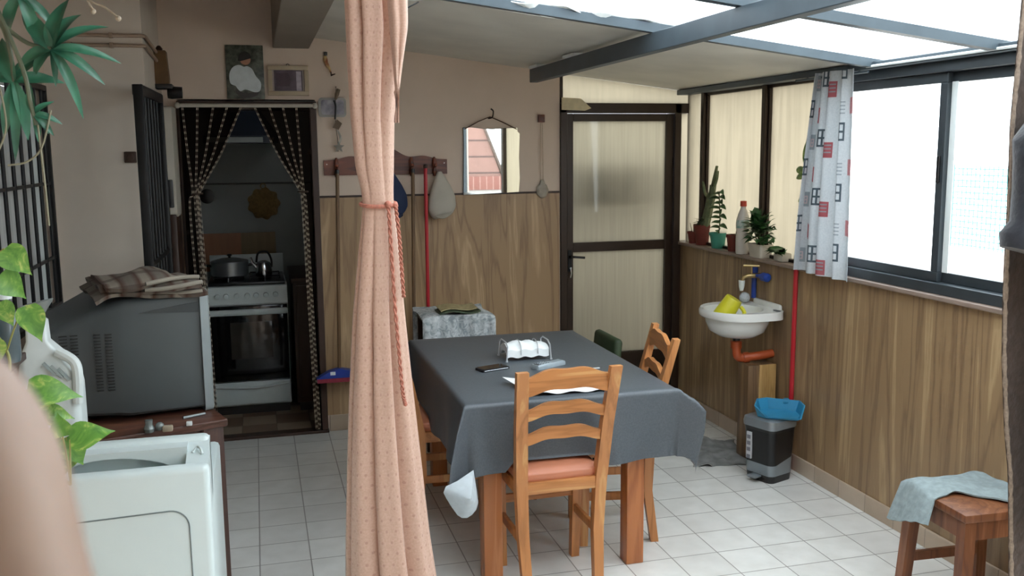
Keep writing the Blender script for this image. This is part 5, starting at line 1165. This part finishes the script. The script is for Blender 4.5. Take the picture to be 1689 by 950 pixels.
# ------------------------------------------------------------------ washing machine
t = thing('washing_machine', 'white washing machine in the lower left, its back panel towards the viewer', 'washing machine', (-.38, 2.65, 0))
m_wm = M('white enamel', 'ccd8d8', .3, var=.03, sc=5)
bm = B(); box(bm, (-.61, 2.40, .03), (-.148, 3.02, .80), .015); obj('body', bm, m_wm, t)
bm = B()
box(bm, (-.615, 2.381, .03), (-.146, 2.43, .925), .016, None, 3)            # back panel
box(bm, (-.615, 2.53, .78), (-.150, 2.585, .957), .016, None, 3); prism(bm, [(2.40, .78), (2.57, .78), (2.57, .950), (2.54, .948), (2.43, .918), (2.40, .915)], 'X', -.205, -.150); prism(bm, [(2.40, .78), (2.57, .78), (2.57, .950), (2.54, .948), (2.43, .918), (2.40, .915)], 'X', -.615, -.575)
obj('console', bm, m_wm, t, 50)
bm = B(); n = 20; lo = [(-.578+.375*i/n, .868+.064*math.sin(math.pi*i/n)**.6) for i in range(n+1)]
prism(bm, lo+[(-.203, .948), (-.578, .948)], 'Y', 2.485, 2.54); obj('handle_arch', bm, m_wm, t, 50)
bm = B(); box(bm, (-.59, 2.42, .81), (-.19, 2.55, .822)); obj('well_floor', bm, M('grey well', '9aa6a6', .4), t)
bm = B()
pass
pth = [(-.60, 2.380, .808), (-.245, 2.380, .818)]+[(-.245+.045*math.sin(a), 2.380, .773+.045*math.cos(a)) for a in [math.pi/2*q/8 for q in range(9)]]+[(-.198, 2.380, .30)]
bm = B(); tube(bm, pth, .0018, 6); obj('panel_seam', bm, M('grey seam', '6f7b7c', .5), t)
bm = B(); lathe(bm, [(0, 0), (.04, 0), (.042, .012), (.03, .02), (0, .02)], (-.39, 2.381, .615), 18, Matrix.Rotation(rad(90), 4, 'X')); obj('port_cap', bm, m_dark, t)
bm = B(); tube(bm, smoothpts([(-.19, 2.48, .932), (-.18, 2.495, .942), (-.17, 2.48, .942), (-.165, 2.47, .930)], 4), .0035, 6); obj('cable_clip', bm, m_wm, t)
bm = B(); [lathe(bm, [(0, 0), (.02, 0), (.02, .03), (0, .03)], (x, y, 0), 12) for x in (-.57, -.19) for y in (2.44, 2.97)]; obj('foot', bm, m_dark, t)

# white jug on the machine lid
t = thing('plastic_jug', 'white plastic jug with a moulded handle behind the trailing plant', 'jug', (-.55, 2.80, .80))
m_jug = M('white jug plastic', 'd3dbda', .35, var=.05)
bm = B(); rs = []
for hx, hy, z, ox in ((.072, .055, .80, 0), (.078, .06, .815, 0), (.078, .06, 1.06, 0), (.074, .056, 1.10, -.002), (.05, .042, 1.155, -.018), (.028, .028, 1.19, -.026), (.026, .026, 1.245, -.026), (.022, .022, 1.25, -.026)):
    rs.append([V3((-.575+ox+x*hx/.078, 2.81+y*hy/.06, z)) for x, y in rrect(-.078, -.06, .078, .06, .025)])
rings(bm, rs); obj('body', bm, m_jug, t, 50)
bm = B(); tube(bm, smoothpts([(-.548, 2.765, 1.165), (-.505, 2.755, 1.135), (-.497, 2.75, 1.09), (-.502, 2.75, 1.02)], 6), .014, 10); obj('handle', bm, m_jug, t)
bm = B(); [prism(bm, [(-.548+d_, 1.125-d_*.5), (-.520+d_, 1.09-d_*.5), (-.526+d_, 1.087-d_*.5), (-.554+d_, 1.12-d_*.5)], 'Y', 2.744, 2.752) for d_ in (-.03, -.012, .006)]; obj('handle_grooves', bm, M('shaded groove plastic', '9aa5a5', .5), t)
bm = B(); rings(bm, [[V3((-.60+x*s, 2.81+y*s*.7, z+.35*x)) for x, y in arc(20, 0, 2*math.pi, .03)[:-1]] for s, z in ((.6, 1.248), (.7, 1.255), (1.45, 1.29), (1.5, 1.295), (1.35, 1.294), (.5, 1.26))]); obj('funnel_cap', bm, glassy('clear grey plastic', (.8, .83, .83), .6, .1, .5, (.6, .64, .64)), t, 50)

# shelf with pot, bottles; trailing pothos
t = thing('wall_shelf', 'dark wooden shelf on the left wall carrying the pothos pot', 'shelf', (-.76, 2.4, 1.16))
bm = B(); box(bm, (-.92, 2.05, 1.165), (-.605, 2.68, 1.185), .003); obj('board', bm, m_brownd, t)
for y in (2.15, 2.55):
    bm = B(); prism(bm, [(-.92, 1.0), (-.90, 1.0), (-.68, 1.155), (-.68, 1.165), (-.92, 1.165)], 'Y', y-.01, y+.01); obj('bracket', bm, m_black, t)
t = thing('pothos', 'trailing pothos with yellow-green leaves in a terracotta pot, lower left', 'potted plant', (-.645, 2.28, 1.185))
bm = B(); lathe(bm, [(0, 1.185), (.05, 1.185), (.066, 1.265), (.073, 1.265), (.074, 1.295), (.064, 1.295), (.06, 1.275), (0, 1.272)], (-.643, 2.25, 0), 28); obj('pot', bm, M('terracotta', '9a5a3c', .75, var=.15, sc=25), t)
bm = B(); lathe(bm, [(0, 1.27), (.06, 1.272), (0, 1.28)], (-.643, 2.25, 0), 20); obj('soil', bm, m_soil, t)
m_po, nt, p = nmat('pothos leaf')
c = ramp(nt, nz(nt, coords(nt, (1, 1, 1)), 22, 3, .6, 2.0), [(.35, hexc('4f8136')[:3]), (.55, hexc('6c9c42')[:3]), (.70, hexc('aebf66')[:3]), (.78, hexc('d5d79a')[:3])])
lk(nt, c, p.inputs['Base Color']); p.inputs['Roughness'].default_value = .35
m_vine = M('vine stem', '9c9a55', .5, var=.2)
# vines hanging over the machine, leaves with their own points
vines = [[(-.63, 2.22, 1.28), (-.58, 2.12, 1.33), (-.535, 2.06, 1.27), (-.50, 2.03, 1.20), (-.455, 2.02, 1.17), (-.43, 2.02, 1.12), (-.425, 2.03, 1.06), (-.40, 2.05, 1.02)],
         [(-.63, 2.24, 1.28), (-.60, 2.10, 1.31), (-.55, 2.05, 1.24), (-.49, 2.04, 1.17), (-.46, 2.06, 1.08), (-.42, 2.10, 1.03)],
         [(-.65, 2.26, 1.28), (-.64, 2.20, 1.38), (-.60, 2.16, 1.42), (-.58, 2.14, 1.40)],
         [(-.62, 2.23, 1.28), (-.56, 2.15, 1.35), (-.51, 2.10, 1.30), (-.505, 2.09, 1.26)]]
for vn in vines:
    bm = B(); tube(bm, smoothpts(vn, 6), .0035, 6); obj('vine', bm, m_vine, t)
lf = [((-.50, 2.11, 1.51), (.28, 0, -.35), (-.2, -1, .5), .075, .06), ((-.515, 2.11, 1.455), (.55, 0, -.55), (.1, -1, .4), .07, .06), ((-.545, 2.11, 1.44), (-.2, 0, -.9), (.1, -1, .3), .08, .05), ((-.52, 2.12, 1.40), (.3, 0, -.8), (0, -1, .3), .06, .045),
      ((-.455, 2.05, 1.40), (.25, 0, -.9), (.1, -1, .2), .085, .055), ((-.46, 2.02, 1.235), (.95, 0, -.15), (.1, -1, .6), .105, .065), ((-.45, 2.03, 1.20), (.5, 0, -.75), (0, -1, .4), .065, .05), ((-.435, 2.04, 1.185), (.8, 0, -.3), (0, -1, .5), .06, .035),
      ((-.385, 2.00, 1.13), (.95, 0, .22), (.1, -1, .8), .085, .065), ((-.40, 2.01, 1.135), (-.1, 0, .6), (0, -1, .4), .05, .045), ((-.40, 2.04, 1.125), (.3, .0, -.7), (0, -1, .5), .075, .065), ((-.41, 2.05, 1.12), (-.6, 0, -.35), (0, -1, .6), .08, .05), ((-.40, 2.06, 1.10), (-.2, 0, -.8), (0, -1, .6), .07, .055),
      ((-.53, 2.08, 1.33), (.1, 0, -.9), (0, -1, .2), .06, .05), ((-.48, 2.05, 1.17), (-.3, 0, -.9), (0, -1, .3), .08, .05), ((-.55, 2.16, 1.50), (-.6, .2, .3), (0, -1, .5), .06, .05)]
for a in lf:
    bm = B(); b0, d_, n_, L_, W_ = a; leaf(bm, b0, d_, n_, L_, W_, .25, 'heart', .18, 10); obj('leaf', bm, m_po, t, 60)
bm = B()
for (b0, d_, *_), src in zip(lf, [vines[2][2], vines[2][3], vines[2][2], vines[2][3], vines[3][2], vines[0][4], vines[0][4], vines[0][5], vines[0][7], vines[0][7], vines[0][7], vines[1][5], vines[1][5], vines[3][1], vines[1][3], vines[2][1]]):
    tube(bm, smoothpts([src, (V3(src)+V3(b0))/2+V3((0, 0, .01)), b0], 4), .002, 5)
obj('leaf_stalks', bm, m_vine, t)
t = thing('glass_bottle', 'grey glass bottle with a white cap behind the pothos pot', 'bottle', (-.615, 2.56, 1.185))
bm = B(); lathe(bm, [(0, 1.185), (.026, 1.185), (.029, 1.20), (.029, 1.30), (.02, 1.325), (.014, 1.335), (.014, 1.35), (0, 1.35)], (-.618, 2.56, 0), 20); obj('body', bm, M('grey glass', '596468', .15), t)
bm = B(); lathe(bm, [(0, 1.345), (.019, 1.345), (.019, 1.365), (0, 1.367)], (-.618, 2.56, 0), 18); obj('cap', bm, m_white, t, label='white cap')
t = thing('teal_bottle', 'teal plastic bottle at the left edge beside the window bars', 'bottle', (-.665, 2.42, 1.185))
bm = B(); lathe(bm, [(0, 1.185), (.034, 1.185), (.036, 1.20), (.036, 1.40), (.016, 1.46), (.016, 1.50), (0, 1.50)], (-.688, 2.44, 0), 20); obj('body', bm, M('teal plastic', '2f7f86', .35), t)
bm = B(); lathe(bm, [(0, 1.495), (.02, 1.495), (.02, 1.53), (0, 1.53)], (-.688, 2.44, 0), 18); obj('cap', bm, M('dark teal cap', '1e555c', .4), t)
# sill plant behind the television
t = thing('window_plant', 'small leafy plant on the ledge under the barred window', 'potted plant', (-.86, 4.55, .94))
bm = B(); box(bm, (-.92, 4.40, .82), (-.76, 4.72, .845), .003); obj('ledge', bm, m_sill, t)
bm = B(); lathe(bm, [(0, .845), (.045, .845), (.06, .93), (.055, .93), (.05, .92), (0, .915)], (-.845, 4.55, 0), 20); obj('pot', bm, m_tc, t)
random.seed(5); bm = B()
for q in range(24): leaf(bm, (-.845, 4.55, .92), (random.uniform(-.2, 1), random.uniform(-1, 1), random.uniform(.2, 1)), (0, 0, 1), random.uniform(.06, .10), .04, .5)
obj('foliage', bm, m_gr, t, 60)

# ------------------------------------------------------------------ hanging plant, top left
t = thing('hanging_plant', 'hanging plant with long green leaf rosettes in the top left corner', 'hanging plant', (-.46, 1.5, 1.95))
bm = B(); lathe(bm, [(0, 1.99), (.06, 1.99), (.09, 2.10), (.096, 2.10), (.096, 2.12), (.085, 2.12), (.08, 2.10), (0, 2.09)], (-.46, 1.52, 0), 24); obj('pot', bm, m_tc, t)
bm = B(); [tube(bm, [(-.46+.09*math.cos(a), 1.52+.09*math.sin(a), 2.11), (-.46, 1.52, 2.50)], .002, 5) for a in (0, 2.1, 4.2)]; tube(bm, [(-.46, 1.52, 2.49), (-.46, 1.52, 2.80)], .003, 5); obj('hanger', bm, m_dark, t)
m_dr = M('blue green leaf', '3f7f63', .35, var=.35, sc=18, c2='2a5a45'); m_st = M('pale plant stem', '5f6650', .6, var=.2)
stems = [[(-.44, 1.50, 2.10), (-.40, 1.48, 2.02), (-.34, 1.465, 1.90), (-.30, 1.46, 1.855), (-.264, 1.454, 1.844)], [(-.44, 1.50, 2.10), (-.38, 1.48, 1.98), (-.325, 1.47, 1.87), (-.318, 1.47, 1.79)],
         [(-.45, 1.50, 2.10), (-.36, 1.48, 1.96), (-.305, 1.45, 1.83), (-.295, 1.45, 1.77), (-.29, 1.45, 1.74)], [(-.44, 1.50, 2.1), (-.36, 1.47, 2.0), (-.30, 1.46, 1.93), (-.27, 1.46, 1.92)]]
for s in stems:
    bm = B(); tube(bm, smoothpts(s, 6), .003, 7); obj('stem', bm, m_st, t)
def rosette(c, dirs, name='leaf'):
    for dx, dz, L_, W_, dy in dirs:
        bm = B(); leaf(bm, c, (dx, dy, dz), (-dz*.3, -1, .6), L_, W_*.85, .55, 'blade', .5, 9); obj(name, bm, m_dr, t, 60)
rosette((-.264, 1.454, 1.844), [(.9, -.35, .075, .022, -.2), (1, .1, .085, .02, -.1), (.75, .75, .085, .022, .1), (.1, 1, .075, .03, -.1), (-.5, .8, .075, .032, 0), (.55, -.9, .095, .02, -.2), (.15, -1, .05, .012, -.1), (-.9, -.25, .055, .024, -.2), (-.7, -.6, .05, .02, 0), (.3, .95, .075, .03, .2)])
rosette((-.318, 1.468, 1.80), [(.3, -1, .08, .024, -.1), (-.3, -1, .085, .022, 0), (.7, .2, .06, .026, -.1), (-.8, .3, .06, .025, -.1), (.5, .8, .07, .028, .1), (-.3, .9, .07, .03, 0), (0, -1, .11, .018, -.1)])
rosette((-.292, 1.45, 1.755), [(.6, -.5, .035, .014, -.2), (.9, -.1, .035, .014, -.1), (.2, -1, .04, .013, 0), (-.2, .9, .045, .016, 0), (.5, .6, .03, .013, -.1), (.8, -.8, .03, .012, -.3)])
rosette((-.30, 1.46, 1.915), [(.9, .3, .07, .024, -.1), (-.8, .2, .08, .026, 0), (.4, -.9, .075, .024, -.1), (-.5, -.7, .07, .024, .1), (.2, 1, .07, .02, 0), (.8, -.5, .07, .02, .2)])
bm = B()
for p_ in ([(-.27, 1.45, 1.76), (-.285, 1.45, 1.71), (-.305, 1.45, 1.69), (-.33, 1.45, 1.685)], [(-.335, 1.46, 1.80), (-.33, 1.46, 1.74), (-.345, 1.46, 1.70)], [(-.288, 1.45, 1.74), (-.285, 1.45, 1.66), (-.284, 1.45, 1.60)]): tube(bm, smoothpts(p_, 6), .0014, 5)
obj('aerial_roots', bm, M('pale roots', '8a8670', .7), t)
bm = B()
for p_ in ([(-.25, 1.48, 1.97), (-.215, 1.45, 1.915), (-.19, 1.44, 1.90), (-.172, 1.43, 1.885)], [(-.215, 1.45, 1.915), (-.205, 1.44, 1.895)]): tube(bm, smoothpts(p_, 6), .0015, 5)
tube(bm, [(-.44, 1.5, 2.1), (-.25, 1.48, 1.97)], .002, 5); ball(bm, (-.172, 1.43, 1.884), .004, 8); ball(bm, (-.205, 1.44, 1.894), .004, 8); obj('flower_stalk', bm, M('pale flower stalk', 'a89a86', .6), t)

# ------------------------------------------------------------------ hand holding the camera: an index finger strays before the lens
t = thing('hand', 'blurred bare finger of the hand holding the camera, lower left corner', 'hand', (-.06, .09, 1.55))
m_skin, nt, p = nmat('skin')
c = ramp(nt, nz(nt, coords(nt), 60, 3), [(.3, hexc('887062')[:3]), (.7, hexc('978072')[:3])]); lk(nt, c, p.inputs['Base Color']); p.inputs['Roughness'].default_value = .5; p.inputs['Subsurface Weight'].default_value = .15; p.inputs['Subsurface Radius'].default_value = (.008, .003, .0015)
verts = []; edges = []; rr_ = []
def jv(p_, r, par=None):
    verts.append(V3(p_)); rr_.append(r)
    if par is not None: edges.append((par, len(verts)-1))
    return len(verts)-1
o = V3((.0050, -.001, 1.7005))
wr = jv(o+V3((-.085, .02, -.205)), .026); pm = jv(o+V3((-.07, .055, -.155)), .028, wr); kn = jv(o+V3((-.047, .085, -.120)), .018, pm)
a = jv(o+V3((-.0275, .120, -.078)), .0090, kn); a = jv(o+V3((-.0352, .126, -.058)), .0082, a); a = jv(o+V3((-.0385, .129, -.036)), .0084, a); a = jv(o+V3((-.0465, .131, -.0235)), .0070, a)
for k_, (dx, dy) in enumerate(((-.078, .075), (-.092, .062), (-.102, .045))):
    b = jv(o+V3((dx, dy, -.125)), .013, pm); b = jv(o+V3((dx-.012, dy+.04, -.110)), .0085, b); b = jv(o+V3((dx-.010, dy+.05, -.132)), .008, b); b = jv(o+V3((dx-.004, dy+.035, -.148)), .007, b)
b = jv(o+V3((-.055, .03, -.165)), .015, pm); b = jv(o+V3((-.045, .05, -.148)), .011, b); b = jv(o+V3((-.048, .072, -.140)), .009, b)
me = bpy.data.meshes.new('hand_skeleton'); me.from_pydata([tuple(v) for v in verts], edges, [])
ho = bpy.data.objects.new('hand_skeleton', me); C.objects.link(ho)
md = ho.modifiers.new('skin', 'SKIN'); md.use_smooth_shade = True
for sv, r in zip(me.skin_vertices[0].data, rr_): sv.radius = (r, r)
me.skin_vertices[0].data[1].use_root = True
ms_ = ho.modifiers.new('sub', 'SUBSURF'); ms_.levels = 3; ms_.render_levels = 3
dg = bpy.context.evaluated_depsgraph_get(); dg.update(); ev = ho.evaluated_get(dg); bm = B(); bm.from_mesh(ev.to_mesh()); ev.to_mesh_clear(); bpy.data.objects.remove(ho)
obj('skin', bm, m_skin, t, 80)
bm = B(); ball(bm, (0, 0, 0), .0052, 12, (1, .3, 1.2)); bm.transform(Matrix.Translation(o+V3((-.0475, .1345, -.024)))); obj('fingernail', bm, M('nail', 'd2b0a2', .3), t)

# ------------------------------------------------------------------ neighbours outside
t = thing('wire_fence', 'pale teal wire mesh fence seen faintly through the right window', 'fence', (5.27, 5.9, .92))
m_tl2 = M('pale teal wire', '6fb3b4', .5)
bm = B()
for i in range(16): tube(bm, [(5.27, 5.55+i*.045, .92), (5.27, 5.55+i*.045, 1.55)], .005, 4)
for i in range(14): tube(bm, [(5.27, 5.55, .94+i*.045), (5.27, 6.23, .94+i*.045)], .005, 4)
obj('mesh', bm, m_tl2, t)
for y in (5.53, 6.25):
    bm = B(); tube(bm, [(5.27, y, .92), (5.27, y, 1.6)], .02, 8); obj('post', bm, m_tl2, t)
m_brk = tiles('pink clapboard', '73544d', '7a5a52', '3a2624', (40, .285), (0, .93), .03, .7, plane='XZ')
t = thing('neighbour_house', 'pink clad neighbouring house with a sloping gable, seen in the mirror', 'house', (3.6, -5.4, -.2))
bm = B(); prism(bm, [(2.9, -.2), (4.45, -.2), (4.40, 1.2), (4.23, 1.27), (3.95, 2.04), (3.62, 2.9), (2.9, 2.9)], 'Y', -6.5, -5.0); obj('wall', bm, m_brk, t, 0)
bm = B(); box(bm, (2.9, -5.0, 1.0), (4.5, -4.95, 1.24), .008); obj('brick_band', bm, tiles('brick red band', '6a3b33', '70423a', '8a6f66', (.12, .5), (0, 0), .012, .7, plane='XZ'), t)
bm = B(); prism(bm, [(4.26, 1.24), (4.30, 1.27), (3.98, 2.06), (3.65, 2.92), (3.61, 2.9), (3.94, 2.03)], 'Y', -6.5, -4.97); obj('roof_edge', bm, m_brownd, t)
bm = B(); box(bm, (2.9, -4.99, .45), (4.25, -4.97, 1.0), .003); obj('base_panel', bm, M('pale render', '8d8a88', .8), t)
